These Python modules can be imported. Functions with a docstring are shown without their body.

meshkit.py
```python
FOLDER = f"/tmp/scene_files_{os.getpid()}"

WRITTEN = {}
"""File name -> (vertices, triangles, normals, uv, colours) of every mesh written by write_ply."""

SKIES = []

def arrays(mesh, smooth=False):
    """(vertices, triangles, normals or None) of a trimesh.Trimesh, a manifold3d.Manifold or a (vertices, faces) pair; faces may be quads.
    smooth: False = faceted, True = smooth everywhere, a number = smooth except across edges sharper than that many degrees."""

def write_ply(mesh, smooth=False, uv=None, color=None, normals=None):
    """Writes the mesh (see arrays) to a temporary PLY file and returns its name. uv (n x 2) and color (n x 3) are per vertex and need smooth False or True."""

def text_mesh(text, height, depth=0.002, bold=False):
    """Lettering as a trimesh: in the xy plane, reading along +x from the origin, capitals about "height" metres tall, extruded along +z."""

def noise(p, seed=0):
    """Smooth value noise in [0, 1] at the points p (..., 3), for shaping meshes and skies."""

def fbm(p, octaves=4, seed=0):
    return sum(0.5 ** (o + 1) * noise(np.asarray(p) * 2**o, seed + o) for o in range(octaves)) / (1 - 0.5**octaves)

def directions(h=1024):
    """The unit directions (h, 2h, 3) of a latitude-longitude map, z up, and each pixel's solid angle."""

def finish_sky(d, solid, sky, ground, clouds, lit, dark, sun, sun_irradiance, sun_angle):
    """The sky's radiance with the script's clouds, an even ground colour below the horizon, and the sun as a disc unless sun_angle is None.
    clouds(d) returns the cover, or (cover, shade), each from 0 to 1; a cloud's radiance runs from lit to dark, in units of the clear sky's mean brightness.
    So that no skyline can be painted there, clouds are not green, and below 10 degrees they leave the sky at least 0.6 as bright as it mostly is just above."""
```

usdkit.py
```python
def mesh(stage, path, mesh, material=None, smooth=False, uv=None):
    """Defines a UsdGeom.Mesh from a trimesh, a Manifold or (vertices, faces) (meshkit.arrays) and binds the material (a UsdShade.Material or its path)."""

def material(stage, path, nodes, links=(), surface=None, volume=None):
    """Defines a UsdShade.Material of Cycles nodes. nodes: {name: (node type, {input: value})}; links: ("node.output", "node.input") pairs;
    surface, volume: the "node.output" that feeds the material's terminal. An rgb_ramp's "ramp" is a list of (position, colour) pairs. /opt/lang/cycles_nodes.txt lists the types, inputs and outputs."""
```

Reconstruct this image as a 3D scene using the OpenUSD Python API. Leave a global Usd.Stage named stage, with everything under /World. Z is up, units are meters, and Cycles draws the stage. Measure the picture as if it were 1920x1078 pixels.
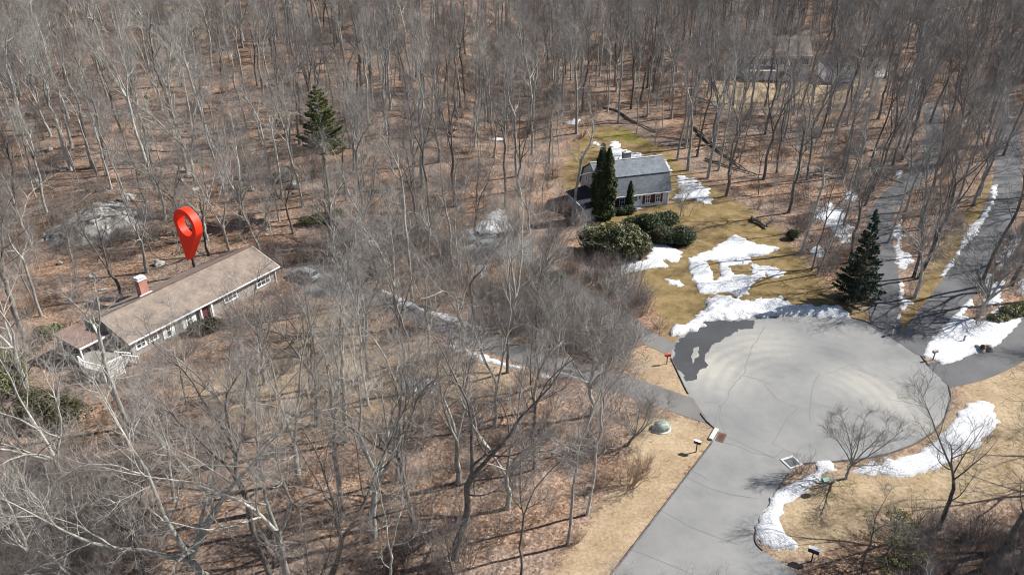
import math, random
import numpy as np, trimesh, shapely
from shapely.geometry import Polygon, LineString, Point, MultiPolygon, box as sbox
from shapely.ops import unary_union
from shapely import affinity
import usdkit, meshkit
from pxr import Usd, UsdGeom, UsdLux, UsdShade, Gf, Sdf, Vt

random.seed(7)
np.random.seed(7)
stage = Usd.Stage.CreateInMemory()
UsdGeom.SetStageUpAxis(stage, 'Z')
UsdGeom.SetStageMetersPerUnit(stage, 1.0)
WORLD = stage.DefinePrim('/World', 'Xform')
stage.SetDefaultPrim(WORLD)
UsdGeom.Scope.Define(stage, '/World/Looks')
Tn = Sdf.ValueTypeNames

# ------------------------------------------------------------------ camera, sky, sun, exposure
CAM_H, PITCH, FPX = 48.0, math.radians(28.0), 1400.0
cam = UsdGeom.Camera.Define(stage, '/World/camera')
cam.AddTranslateOp().Set(Gf.Vec3d(0, 0, CAM_H))
cam.AddRotateXOp().Set(90 - 28.0)
cam.CreateHorizontalApertureAttr(36.0)
cam.CreateFocalLengthAttr(36.0 * FPX / 1920)
cam.CreateClippingRangeAttr(Gf.Vec2f(0.5, 6000))
cam.CreateExposureAttr(1.05)
SUN_EL = math.radians(41.0)
SUN_DIR = np.array([0.956, 0.292, 0.0]); SUN_DIR /= np.linalg.norm(SUN_DIR)
SUN_ROT = math.atan2(SUN_DIR[0], SUN_DIR[1])
usdkit.material(stage, '/World/Looks/sky_look', {
    's': ('sky_texture', {'sky_type': 'single_scattering', 'sun_disc': False, 'sun_elevation': SUN_EL, 'sun_rotation': SUN_ROT,
                          'altitude': 150.0, 'air_density': 1.0, 'aerosol_density': 1.0, 'ozone_density': 1.0}),
    'b': ('background_shader', {'strength': 0.06})}, [('s.color', 'b.color')], surface='b.background')
dome = UsdLux.DomeLight.Define(stage, '/World/sky')
UsdShade.MaterialBindingAPI.Apply(dome.GetPrim()).Bind(UsdShade.Material.Get(stage, '/World/Looks/sky_look'))
dome.GetPrim().SetCustomDataByKey('kind', 'structure')
sun = UsdLux.DistantLight.Define(stage, '/World/sun')
sun.CreateNormalizeAttr(True)
sun.CreateIntensityAttr(1.25)
sun.CreateAngleAttr(0.5)
sun.CreateColorAttr(Gf.Vec3f(1.0, 0.98, 0.94))
_d = np.array([SUN_DIR[0] * math.cos(SUN_EL), SUN_DIR[1] * math.cos(SUN_EL), math.sin(SUN_EL)])
sun.AddRotateZOp().Set(math.degrees(math.atan2(_d[1], _d[0])) + 90)
sun.AddRotateXOp().Set(90 - math.degrees(SUN_EL))

# ------------------------------------------------------------------ terrain height and the pixel <-> ground helpers
def sstep(a, b, x):
    t = np.clip((np.asarray(x, float) - a) / (b - a), 0, 1)
    return t * t * (3 - 2 * t)

def splus(x, w):
    x = np.asarray(x, float) / w
    return w * np.where(x > 20, x, np.log1p(np.exp(np.minimum(x, 20))))

def H(x, y):
    x = np.asarray(x, float); y = np.asarray(y, float)
    k = sstep(-30, 8, x)
    start = 113 + 34 * k
    slope = 0.125 - 0.065 * k
    z = slope * splus(y - start, 7.0) - slope * 0.02
    z = np.minimum(z, 70 + 0.02 * np.maximum(y - 600, 0))
    n = meshkit.fbm(np.stack([x * 0.035, y * 0.035, 0 * x], -1), 4, 3) - 0.5
    wild = sstep(112, 140, y) * (1 - sstep(0, 10, x) * (1 - sstep(150, 175, y)))
    z = z + n * 5.0 * wild
    z = z + 0.5 * (meshkit.fbm(np.stack([x * 0.25, y * 0.25, 0 * x + 4], -1), 2, 9) - 0.5) * wild
    # the rocky ledge left of the ranch house
    z = z + 3.0 * np.exp(-(((x + 66) / 9.0) ** 2 + ((y - 117) / 7.0) ** 2))
    return z

_GX, _GY = np.arange(-300, 300.1, 0.75), np.arange(0, 460.1, 0.75)
_exact_H = H
_HG = _exact_H(*np.meshgrid(_GX, _GY))
def H(x, y):
    """Height of the ground, read from a fine grid near by and from the formula far off."""
    x = np.asarray(x, float); y = np.asarray(y, float)
    u = (x + 300) / 0.75; v = y / 0.75
    inn = (u >= 0) & (u < len(_GX) - 1) & (v >= 0) & (v < len(_GY) - 1)
    i = np.clip(np.floor(u), 0, len(_GX) - 2).astype(int); j = np.clip(np.floor(v), 0, len(_GY) - 2).astype(int)
    fu, fv = u - i, v - j
    z = (_HG[j, i] * (1 - fu) + _HG[j, i + 1] * fu) * (1 - fv) + (_HG[j + 1, i] * (1 - fu) + _HG[j + 1, i + 1] * fu) * fv
    return z if np.all(inn) else np.where(inn, z, _exact_H(x, y))

SP, CP = math.sin(PITCH), math.cos(PITCH)
def at(px, py, z=None):
    d = np.array([(px - 960) / FPX, CP - (py - 539) / FPX * SP, -SP - (py - 539) / FPX * CP])
    def plane(zz):
        t = (zz - CAM_H) / d[2]
        return np.array([0, 0, CAM_H]) + t * d
    if z is not None:
        return plane(z)
    t0 = 20.0; last = None
    ts = np.arange(30, min(700, 430 / max(d[1], 0.05)), 1.5)
    P = ts[:, None] * d + np.array([0, 0, CAM_H])
    below = P[:, 2] < H(P[:, 0], P[:, 1])
    i = int(np.argmax(below)) if below.any() else len(ts) - 1
    a, b = ts[max(i - 1, 0)], ts[i]
    for _ in range(22):
        m = (a + b) / 2
        p = m * d + np.array([0, 0, CAM_H])
        if p[2] < H(p[0], p[1]): b = m
        else: a = m
    return b * d + np.array([0, 0, CAM_H])

def proj(p):
    p = np.asarray(p, float)
    q = p - np.array([0, 0, CAM_H])
    depth = q[..., 1] * CP - q[..., 2] * SP
    up = q[..., 1] * SP + q[..., 2] * CP
    return np.stack([960 + FPX * q[..., 0] / depth, 539 - FPX * up / depth, depth], -1)

def zpts(ox, oy, s, pts):
    return [(ox + x * s, oy + y * s) for x, y in pts]

def gpoly(pts):
    return Polygon([tuple(at(*p)[:2]) for p in pts]).buffer(0)

# ------------------------------------------------------------------ scene helpers
_used = {}
def free(parent, name):
    k = parent + '/' + name
    n = _used.get(k, -1) + 1
    _used[k] = n
    return k if n == 0 else f'{k}_{n:03d}'

def tag(prim, label=None, cat=None, group=None, kind=None):
    prim = prim.GetPrim() if hasattr(prim, 'GetPrim') else prim
    for k, v in (('label', label), ('category', cat), ('group', group), ('kind', kind)):
        if v: prim.SetCustomDataByKey(k, v)
    return prim

def L(m): return '/World/Looks/' + m

def mesh(name, geo, mat, parent='/World', smooth=False, label=None, cat=None, group=None, kind=None):
    p = parent if isinstance(parent, str) else str(parent.GetPath())
    m = usdkit.mesh(stage, free(p, name), geo, L(mat), smooth=smooth)
    tag(m, label, cat, group, kind)
    return m.GetPrim()

def thing(name, label, cat, loc=(0, 0, 0), rz=0.0, group=None, scale=None, lean=None):
    x = UsdGeom.Xform.Define(stage, free('/World', name))
    place(x, loc, rz, scale, lean)
    return tag(x, label, cat, group)

def place(x, loc, rz=0.0, scale=None, lean=None):
    x.AddTranslateOp().Set(Gf.Vec3d(*map(float, loc)))
    if lean is not None:                       # (azimuth the top leans to, degrees off plumb)
        az, dg = lean
        x.AddRotateZOp(opSuffix='l1').Set(float(az)); x.AddRotateYOp(opSuffix='l2').Set(float(dg)); x.AddRotateZOp(opSuffix='l3').Set(float(-az))
    x.AddRotateZOp().Set(float(rz))
    if scale is not None:
        s = (scale,) * 3 if np.ndim(scale) == 0 else scale
        x.AddScaleOp().Set(Gf.Vec3f(*map(float, s)))

def copy_of(src, name, label, cat, loc, rz=0.0, scale=None, group=None, lean=None):
    x = UsdGeom.Xform.Define(stage, free('/World', name))
    x.GetPrim().GetReferences().AddInternalReference(src)
    place(x, loc, rz, scale, lean)
    x.GetPrim().SetInstanceable(True)
    return tag(x, label, cat, group)

def bx(c, s, rz=0.0):
    m = trimesh.creation.box(s)
    if rz: m.apply_transform(trimesh.transformations.rotation_matrix(rz, [0, 0, 1]))
    m.apply_translation(c)
    return m

def cyl(p0, p1, r, n=10, r2=None):
    P = np.array([[p0, p1]], float)
    v, f = tubes(P, np.array([[r, r if r2 is None else r2]]), n, cap=True)
    return trimesh.Trimesh(v, f, process=False)

def cat(*ms): return trimesh.util.concatenate([m for m in ms if m is not None])

def tubes(P, R, sides=3, cap=False):
    """Tubes along the polylines P (n, k, 3) with radii R (n, k)."""
    n, k, _ = P.shape
    T = np.gradient(P, axis=1)
    T /= np.linalg.norm(T, axis=2, keepdims=True) + 1e-9
    mean = P[:, -1] - P[:, 0]; mean /= np.linalg.norm(mean, axis=1, keepdims=True) + 1e-9
    ref = np.where(np.abs(mean[:, 2:]) < 0.8, [[0, 0, 1.0]], [[1.0, 0, 0]])
    A = np.cross(T, ref[:, None]); A /= np.linalg.norm(A, axis=2, keepdims=True) + 1e-9
    B = np.cross(T, A)
    an = np.arange(sides) * 2 * np.pi / sides
    V = P[:, :, None] + R[:, :, None, None] * (np.cos(an)[None, None, :, None] * A[:, :, None] + np.sin(an)[None, None, :, None] * B[:, :, None])
    base = (np.arange(n) * k * sides)[:, None, None]
    i = np.arange(k - 1)[None, :, None] * sides; j = np.arange(sides)[None, None, :]; j2 = (j + 1) % sides
    a, b, c, d = base + i + j, base + i + j2, base + i + sides + j2, base + i + sides + j
    F = np.concatenate([np.stack([a, c, b], -1).reshape(-1, 3), np.stack([a, d, c], -1).reshape(-1, 3)])
    if cap:
        extra = []
        for q in range(n):
            for s in range(1, sides - 1):
                o = q * k * sides
                extra.append([o, o + s, o + s + 1]); e = o + (k - 1) * sides
                extra.append([e, e + s + 1, e + s])
        F = np.vstack([F, np.array(extra)])
    return V.reshape(-1, 3), F

# ------------------------------------------------------------------ materials
def mat(name, nodes, links, surface='p.BSDF'):
    return usdkit.material(stage, L(name), nodes, links, surface=surface)

def plain(name, c, rough=0.6, metallic=0.0, spec=0.4, var=0.12, scale=3.0, bump=0.0, bscale=40.0):
    lo = [x * (1 - var) for x in c]; hi = [min(1, x * (1 + var)) for x in c]
    nodes = {'g': ('geometry', {}), 'n': ('noise_texture', {'scale': scale, 'detail': 5.0, 'roughness': 0.6}),
             'r': ('rgb_ramp', {'ramp': [(0.3, lo), (0.7, hi)]}),
             'p': ('principled_bsdf', {'roughness': rough, 'metallic': metallic, 'specular_ior_level': spec})}
    links = [('g.position', 'n.vector'), ('n.fac', 'r.fac'), ('r.color', 'p.base_color')]
    if bump:
        nodes |= {'n2': ('noise_texture', {'scale': bscale, 'detail': 4.0}), 'b': ('bump', {'strength': bump, 'distance': 0.03})}
        links += [('g.position', 'n2.vector'), ('n2.fac', 'b.height'), ('b.normal', 'p.normal')]
    return mat(name, nodes, links)

def bark(name, lo, hi, rnd=0.25, scale=1.6):
    """Mottled bark; tone differs from tree to tree."""
    mat(name, {'g': ('geometry', {}), 'n': ('noise_texture', {'scale': scale, 'detail': 6.0, 'roughness': 0.7}),
               'r': ('rgb_ramp', {'ramp': [(0.32, lo), (0.68, hi)]}),
               'o': ('object_info', {}), 'mr': ('map_range', {'to_min': 1 - rnd, 'to_max': 1 + rnd}),
               'h': ('hsv', {}), 'p': ('principled_bsdf', {'roughness': 0.9, 'specular_ior_level': 0.15})},
        [('g.position', 'n.vector'), ('n.fac', 'r.fac'), ('o.random', 'mr.value'), ('mr.result', 'h.value'), ('r.color', 'h.color'), ('h.color', 'p.base_color')])

bark('bark_grey', (0.15, 0.138, 0.12), (0.42, 0.40, 0.355), 0.3)
bark('bark_pale', (0.19, 0.18, 0.158), (0.44, 0.425, 0.38), 0.25)
bark('bark_dark', (0.055, 0.046, 0.04), (0.19, 0.17, 0.148), 0.3)
bark('twig_mauve', (0.10, 0.086, 0.082), (0.215, 0.19, 0.18), 0.25)
bark('twig_pale', (0.18, 0.157, 0.138), (0.33, 0.30, 0.265), 0.2)
bark('twig_dark', (0.085, 0.07, 0.062), (0.19, 0.16, 0.14), 0.2)
bark('twig_brush', (0.13, 0.10, 0.085), (0.26, 0.21, 0.18), 0.25)
bark('twig_russet', (0.15, 0.095, 0.07), (0.27, 0.18, 0.135), 0.2)

def leafmat(name, lo, hi, trans=0.25):
    mat(name, {'g': ('geometry', {}), 'n': ('noise_texture', {'scale': 0.9, 'detail': 4.0}),
               'mx': ('math', {'math_type': 'multiply_add', 'value2': 0.45, 'value3': 0.0}),
               'm2': ('math', {'math_type': 'multiply_add', 'value2': 0.75}),
               'r': ('rgb_ramp', {'ramp': [(0.25, lo), (0.8, hi)]}),
               'p': ('principled_bsdf', {'roughness': 0.5, 'specular_ior_level': 0.35}), 't': ('translucent_bsdf', {}), 'x': ('mix_closure', {'fac': trans})},
        [('g.position', 'n.vector'), ('g.random_per_island', 'mx.value1'), ('n.fac', 'm2.value1'), ('mx.value', 'm2.value3'), ('m2.value', 'r.fac'),
         ('r.color', 'p.base_color'), ('r.color', 't.color'), ('p.BSDF', 'x.closure1'), ('t.BSDF', 'x.closure2')], surface='x.closure')
leafmat('leaf_cedar', (0.03, 0.045, 0.014), (0.15, 0.165, 0.05))
leafmat('leaf_spruce', (0.018, 0.034, 0.018), (0.07, 0.105, 0.05))
leafmat('leaf_rhody', (0.05, 0.06, 0.02), (0.29, 0.265, 0.115), 0.15)
leafmat('leaf_yew', (0.025, 0.04, 0.014), (0.105, 0.125, 0.042))
leafmat('leaf_hemlock', (0.085, 0.10, 0.032), (0.27, 0.265, 0.105), 0.4)
leafmat('leaf_olive', (0.05, 0.05, 0.02), (0.16, 0.14, 0.06))
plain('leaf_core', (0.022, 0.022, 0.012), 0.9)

plain('white_paint', (0.78, 0.78, 0.76), 0.5, var=0.05)
plain('white_metal', (0.72, 0.73, 0.74), 0.4, var=0.05)
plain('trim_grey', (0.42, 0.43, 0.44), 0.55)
plain('black_paint', (0.018, 0.018, 0.02), 0.35, spec=0.5)
plain('red_paint', (0.42, 0.04, 0.03), 0.4)
plain('burgundy', (0.085, 0.014, 0.022), 0.5)
plain('door_white', (0.66, 0.69, 0.72), 0.45, var=0.04)
plain('wood_post', (0.20, 0.14, 0.095), 0.8, var=0.25)
plain('grey_wood', (0.25, 0.23, 0.205), 0.85, var=0.25, scale=6)
plain('concrete', (0.40, 0.385, 0.355), 0.85, var=0.15)
plain('rust_iron', (0.10, 0.050, 0.035), 0.8, var=0.3)
plain('dark_iron', (0.10, 0.115, 0.125), 0.55, var=0.2)
plain('green_fibre', (0.21, 0.26, 0.225), 0.5, var=0.12)
plain('teal_plastic', (0.10, 0.22, 0.19), 0.4)
plain('rock', (0.27, 0.26, 0.24), 0.95, var=0.45, scale=1.1, bump=0.6, bscale=5)
plain('rock_pale', (0.30, 0.285, 0.255), 0.95, var=0.4, scale=1.4, bump=0.6, bscale=5)
plain('rock_mossy', (0.15, 0.15, 0.105), 0.95, var=0.4, scale=1.2, bump=0.6, bscale=5)
plain('terracotta', (0.30, 0.16, 0.11), 0.8)
plain('car_silver', (0.42, 0.45, 0.45), 0.28, metallic=0.55, spec=0.5, var=0.03)
plain('car_sage', (0.36, 0.41, 0.38), 0.3, metallic=0.4, spec=0.5, var=0.03)
plain('car_black', (0.015, 0.016, 0.018), 0.25, spec=0.6, var=0.03)
plain('tyre', (0.02, 0.02, 0.02), 0.85)
plain('blue_plastic', (0.02, 0.06, 0.25), 0.45)
plain('rotten_log', (0.17, 0.135, 0.105), 0.95, var=0.4, scale=2.0)
mat('pin_red', {'p': ('principled_bsdf', {'base_color': (0.86, 0.028, 0.006), 'roughness': 0.55, 'specular_ior_level': 0.3})}, [])
mat('window_glass', {'g': ('glossy_bsdf', {'roughness': 0.05, 'color': (0.9, 0.95, 1.0)}), 'd': ('diffuse_bsdf', {'color': (0.035, 0.045, 0.055)}),
                     'f': ('fresnel', {'IOR': 1.6}), 'x': ('mix_closure', {})}, [('f.fac', 'x.fac'), ('d.BSDF', 'x.closure1'), ('g.BSDF', 'x.closure2')], surface='x.closure')
mat('car_glass', {'p': ('principled_bsdf', {'base_color': (0.02, 0.03, 0.035), 'roughness': 0.06, 'specular_ior_level': 0.8})}, [])

def rowmat(name, c1, c2, mortar, scale, bw, rh, ms=0.03, rough=0.85, vec='uv', bump=0.25):
    """Courses (shingles, clapboards, brickwork) laid in the uv of the face, in metres."""
    mat(name, {'u': ('uvmap', {'attribute': 'st'}), 'b': ('brick_texture', {'color1': c1, 'color2': c2, 'mortar': mortar, 'scale': scale, 'brick_width': bw, 'row_height': rh, 'mortar_size': ms, 'mortar_smooth': 0.2}),
               'g': ('geometry', {}), 'n': ('noise_texture', {'scale': 0.7, 'detail': 6.0, 'roughness': 0.65}), 'mr': ('map_range', {'from_min': 0.25, 'from_max': 0.75, 'to_min': 0.72, 'to_max': 1.3}),
               'h': ('hsv', {}), 'bp': ('bump', {'strength': bump, 'distance': 0.02, 'invert': True}), 'p': ('principled_bsdf', {'roughness': rough, 'specular_ior_level': 0.25})},
        [('u.UV', 'b.vector'), ('g.position', 'n.vector'), ('n.fac', 'mr.value'), ('mr.result', 'h.value'), ('b.color', 'h.color'), ('h.color', 'p.base_color'),
         ('b.fac', 'bp.height'), ('bp.normal', 'p.normal')])
rowmat('shingle_brown', (0.225, 0.182, 0.15), (0.165, 0.132, 0.109), (0.11, 0.088, 0.073), 1.0, 0.32, 0.14, 0.012)
rowmat('shingle_porch', (0.19, 0.125, 0.105), (0.15, 0.10, 0.083), (0.11, 0.075, 0.06), 1.0, 0.32, 0.14, 0.012)
rowmat('shingle_slate', (0.17, 0.185, 0.20), (0.115, 0.125, 0.14), (0.08, 0.085, 0.095), 1.0, 0.32, 0.14, 0.012)
rowmat('shingle_black', (0.035, 0.037, 0.042), (0.025, 0.026, 0.03), (0.02, 0.02, 0.022), 1.0, 0.32, 0.14, 0.012)
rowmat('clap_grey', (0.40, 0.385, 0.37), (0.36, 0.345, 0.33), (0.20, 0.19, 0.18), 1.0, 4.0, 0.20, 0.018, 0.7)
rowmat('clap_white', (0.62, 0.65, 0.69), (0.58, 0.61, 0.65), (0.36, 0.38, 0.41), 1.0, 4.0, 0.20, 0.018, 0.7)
rowmat('clap_taupe', (0.30, 0.275, 0.25), (0.26, 0.24, 0.22), (0.11, 0.095, 0.08), 1.0, 4.0, 0.20, 0.018, 0.7)
rowmat('clap_mauve', (0.74, 0.73, 0.75), (0.69, 0.68, 0.71), (0.33, 0.32, 0.34), 1.0, 4.0, 0.20, 0.018, 0.7)
rowmat('brick_red', (0.36, 0.12, 0.075), (0.27, 0.085, 0.055), (0.36, 0.30, 0.26), 1.0, 0.21, 0.075, 0.01)
rowmat('brick_grey', (0.25, 0.215, 0.20), (0.19, 0.165, 0.155), (0.27, 0.26, 0.25), 1.0, 0.21, 0.075, 0.01)

def ground_material():
    N = {'g': ('geometry', {}),
         # leaf litter: small leaves, clumps and bare, darker soil
         'v': ('voronoi_texture', {'scale': 5.5, 'randomness': 1.0}), 'vs': ('separate_color', {}),
         'lr': ('rgb_ramp', {'ramp': [(0.0, (0.10, 0.058, 0.037)), (0.35, (0.205, 0.126, 0.083)), (0.7, (0.30, 0.19, 0.128)), (1.0, (0.46, 0.32, 0.225))]}),
         'n1': ('noise_texture', {'scale': 0.22, 'detail': 7.0, 'roughness': 0.68}), 'n1r': ('map_range', {'from_min': 0.33, 'from_max': 0.68, 'to_min': 0.42, 'to_max': 1.2}),
         'lh': ('hsv', {'saturation': 1.0}),
         'n2': ('noise_texture', {'scale': 0.09, 'detail': 5.0, 'roughness': 0.6}), 'n2r': ('rgb_ramp', {'ramp': [(0.42, (0, 0, 0)), (0.56, (1, 1, 1))]}),
         'm0': ('mix_color', {'blend_type': 'mix'}), 'l2': ('rgb_ramp', {'ramp': [(0.0, (0.07, 0.05, 0.04)), (0.4, (0.15, 0.112, 0.09)), (0.75, (0.215, 0.163, 0.133)), (1.0, (0.36, 0.285, 0.23))]}), 'm0f': ('math', {'math_type': 'multiply', 'value2': 0.75}),
         # dry tan grass
         'n3': ('noise_texture', {'scale': 3.0, 'detail': 8.0, 'roughness': 0.75}), 'dr': ('rgb_ramp', {'ramp': [(0.33, (0.13, 0.09, 0.055)), (0.48, (0.27, 0.198, 0.125)), (0.66, (0.42, 0.335, 0.225))]}),
         'dm': ('mix_float', {'fac': 0.45}),
         # dormant lawn, gold to olive
         'n4': ('noise_texture', {'scale': 0.5, 'detail': 7.0, 'roughness': 0.7}), 'gr': ('rgb_ramp', {'ramp': [(0.3, (0.088, 0.066, 0.026)), (0.5, (0.175, 0.122, 0.056)), (0.7, (0.25, 0.18, 0.10))]}),
         'nz': ('noise_texture', {'scale': 1.3, 'detail': 6.0, 'roughness': 0.7}), 'nzr': ('map_range', {'from_min': 0.0, 'from_max': 1.0, 'to_min': -1.3, 'to_max': 1.3}),
         'ad': ('attribute', {'attribute': 'dry'}), 'al': ('attribute', {'attribute': 'lawn'}), 'am': ('attribute', {'attribute': 'moss'}), 'ak': ('attribute', {'attribute': 'soil'}),
         'dadd': ('math', {'math_type': 'add'}), 'dmr': ('map_range', {'from_min': 0.3, 'from_max': 0.7, 'clamp': True}),
         'ladd': ('math', {'math_type': 'add'}), 'lmr': ('map_range', {'from_min': 0.3, 'from_max': 0.7, 'clamp': True}),
         'madd': ('math', {'math_type': 'add'}), 'mmr': ('map_range', {'from_min': 0.4, 'from_max': 0.8, 'clamp': True}),
         'kadd': ('math', {'math_type': 'add'}), 'kmr': ('map_range', {'from_min': 0.3, 'from_max': 0.8, 'clamp': True}),
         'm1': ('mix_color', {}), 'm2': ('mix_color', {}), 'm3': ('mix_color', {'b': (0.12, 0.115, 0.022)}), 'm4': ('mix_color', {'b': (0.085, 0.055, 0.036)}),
         'bn': ('noise_texture', {'scale': 9.0, 'detail': 5.0, 'roughness': 0.7}), 'bp': ('bump', {'strength': 0.6, 'distance': 0.08}),
         'p': ('principled_bsdf', {'roughness': 0.95, 'specular_ior_level': 0.1})}
    K = [('g.position', n + '.vector') for n in ('v', 'n1', 'n2', 'n3', 'n4', 'nz', 'bn')]
    K += [('vs.g', 'l2.fac'), ('l2.color', 'm0.b'), ('v.color', 'vs.color'), ('vs.r', 'lr.fac'), ('lr.color', 'lh.color'), ('n1.fac', 'n1r.value'), ('n1r.result', 'lh.value'),
          ('n2.fac', 'n2r.fac'), ('n2r.color', 'm0f.value1'), ('m0f.value', 'm0.fac'), ('lh.color', 'm0.a'),
          ('n3.fac', 'dm.a'), ('n1.fac', 'dm.b'), ('dm.result', 'dr.fac'), ('n4.fac', 'gr.fac'), ('nz.fac', 'nzr.value'),
          ('nzr.result', 'dadd.value1'), ('ad.fac', 'dadd.value2'), ('dadd.value', 'dmr.value'), ('dmr.result', 'm1.fac'), ('m0.result', 'm1.a'), ('dr.color', 'm1.b'),
          ('nzr.result', 'ladd.value1'), ('al.fac', 'ladd.value2'), ('ladd.value', 'lmr.value'), ('lmr.result', 'm2.fac'), ('m1.result', 'm2.a'), ('gr.color', 'm2.b'),
          ('nzr.result', 'madd.value1'), ('am.fac', 'madd.value2'), ('madd.value', 'mmr.value'), ('mmr.result', 'm3.fac'), ('m2.result', 'm3.a'),
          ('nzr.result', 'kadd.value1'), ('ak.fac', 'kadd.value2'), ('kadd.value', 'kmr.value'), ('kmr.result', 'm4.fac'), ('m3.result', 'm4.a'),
          ('m4.result', 'p.base_color'), ('bn.fac', 'bp.height'), ('bp.normal', 'p.normal')]
    mat('ground_look', N, K)
ground_material()

CUL = at(1515, 715)       # middle of the turning circle
def asphalt(name, base, sand, spots=(), arcs=None):
    N = {'g': ('geometry', {}), 'n1': ('noise_texture', {'scale': 0.16, 'detail': 6.0, 'roughness': 0.6}), 'n2': ('noise_texture', {'scale': 30.0, 'detail': 3.0}), 'n4': ('noise_texture', {'scale': 0.9, 'detail': 7.0, 'roughness': 0.7}),
         'r': ('rgb_ramp', {'ramp': [(0.32, [c * 0.8 for c in base]), (0.5, base), (0.68, [(c + s) / 2 for c, s in zip(base, sand)])]}),
         'gr': ('map_range', {'from_min': 0.3, 'from_max': 0.7, 'to_min': 0.86, 'to_max': 1.14}), 'g4': ('map_range', {'from_min': 0.3, 'from_max': 0.7, 'to_min': 0.93, 'to_max': 1.07}),
         'mm': ('math', {'math_type': 'multiply'}), 'h': ('hsv', {}), 'bp': ('bump', {'strength': 0.15, 'distance': 0.01}),
         'p': ('principled_bsdf', {'roughness': 0.85, 'specular_ior_level': 0.3})}
    K = [('g.position', 'n1.vector'), ('g.position', 'n2.vector'), ('g.position', 'n4.vector'), ('n1.fac', 'r.fac'), ('n2.fac', 'gr.value'), ('n4.fac', 'g4.value'), ('gr.result', 'mm.value1'), ('g4.result', 'mm.value2'),
         ('n2.fac', 'bp.height'), ('bp.normal', 'p.normal')]
    col = 'r.color'
    for q, (px, py, rad, c, amt) in enumerate(spots):          # sand swept aside, stains: their own shapes on the road
        w = at(px, py)
        N |= {f'sm{q}': ('mapping', {'mapping_type': 'point', 'location': (-w[0] / rad, -w[1] / rad, 0), 'scale': (1 / rad, 1 / rad, 0.0)}), f'sg{q}': ('gradient_texture', {'gradient_type': 'quadratic_sphere'}),
              f'sn{q}': ('math', {'math_type': 'multiply'}), f's1{q}': ('map_range', {'from_min': 0.02, 'from_max': 0.42, 'to_max': amt, 'clamp': True}), f'sx{q}': ('mix_color', {'b': c})}
        K += [('g.position', f'sm{q}.vector'), (f'sm{q}.vector', f'sg{q}.vector'), (f'sg{q}.fac', f'sn{q}.value1'), ('n4.fac' if arcs is None else 'wm.result', f'sn{q}.value2'), (f'sn{q}.value', f's1{q}.value'), (f's1{q}.result', f'sx{q}.fac'), (col, f'sx{q}.a')]
        col = f'sx{q}.result'
    if arcs is not None:                                        # sweeps left by turning tyres and the plough
        N |= {'mp': ('mapping', {'location': (-arcs[0], -arcs[1], 0)}), 'w': ('wave_texture', {'wave_type': 'rings', 'rings_direction': 'z', 'scale': 0.22, 'distortion': 5.0, 'detail': 4.0, 'detail_scale': 0.22, 'detail_roughness': 0.7})}
        N['wm'] = ('map_range', {'to_min': 0.30, 'to_max': 0.78}); N['wx'] = ('mix_float', {'fac': 0.5})
        K += [('g.position', 'mp.vector'), ('mp.vector', 'w.vector'), ('w.fac', 'wx.a'), ('n4.fac', 'wx.b'), ('wx.result', 'wm.value')]
    K += [(col, 'h.color'), ('mm.value', 'h.value'), ('h.color', 'p.base_color')]
    mat(name, N, K)
SANDY = (0.31, 0.293, 0.253)
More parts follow.
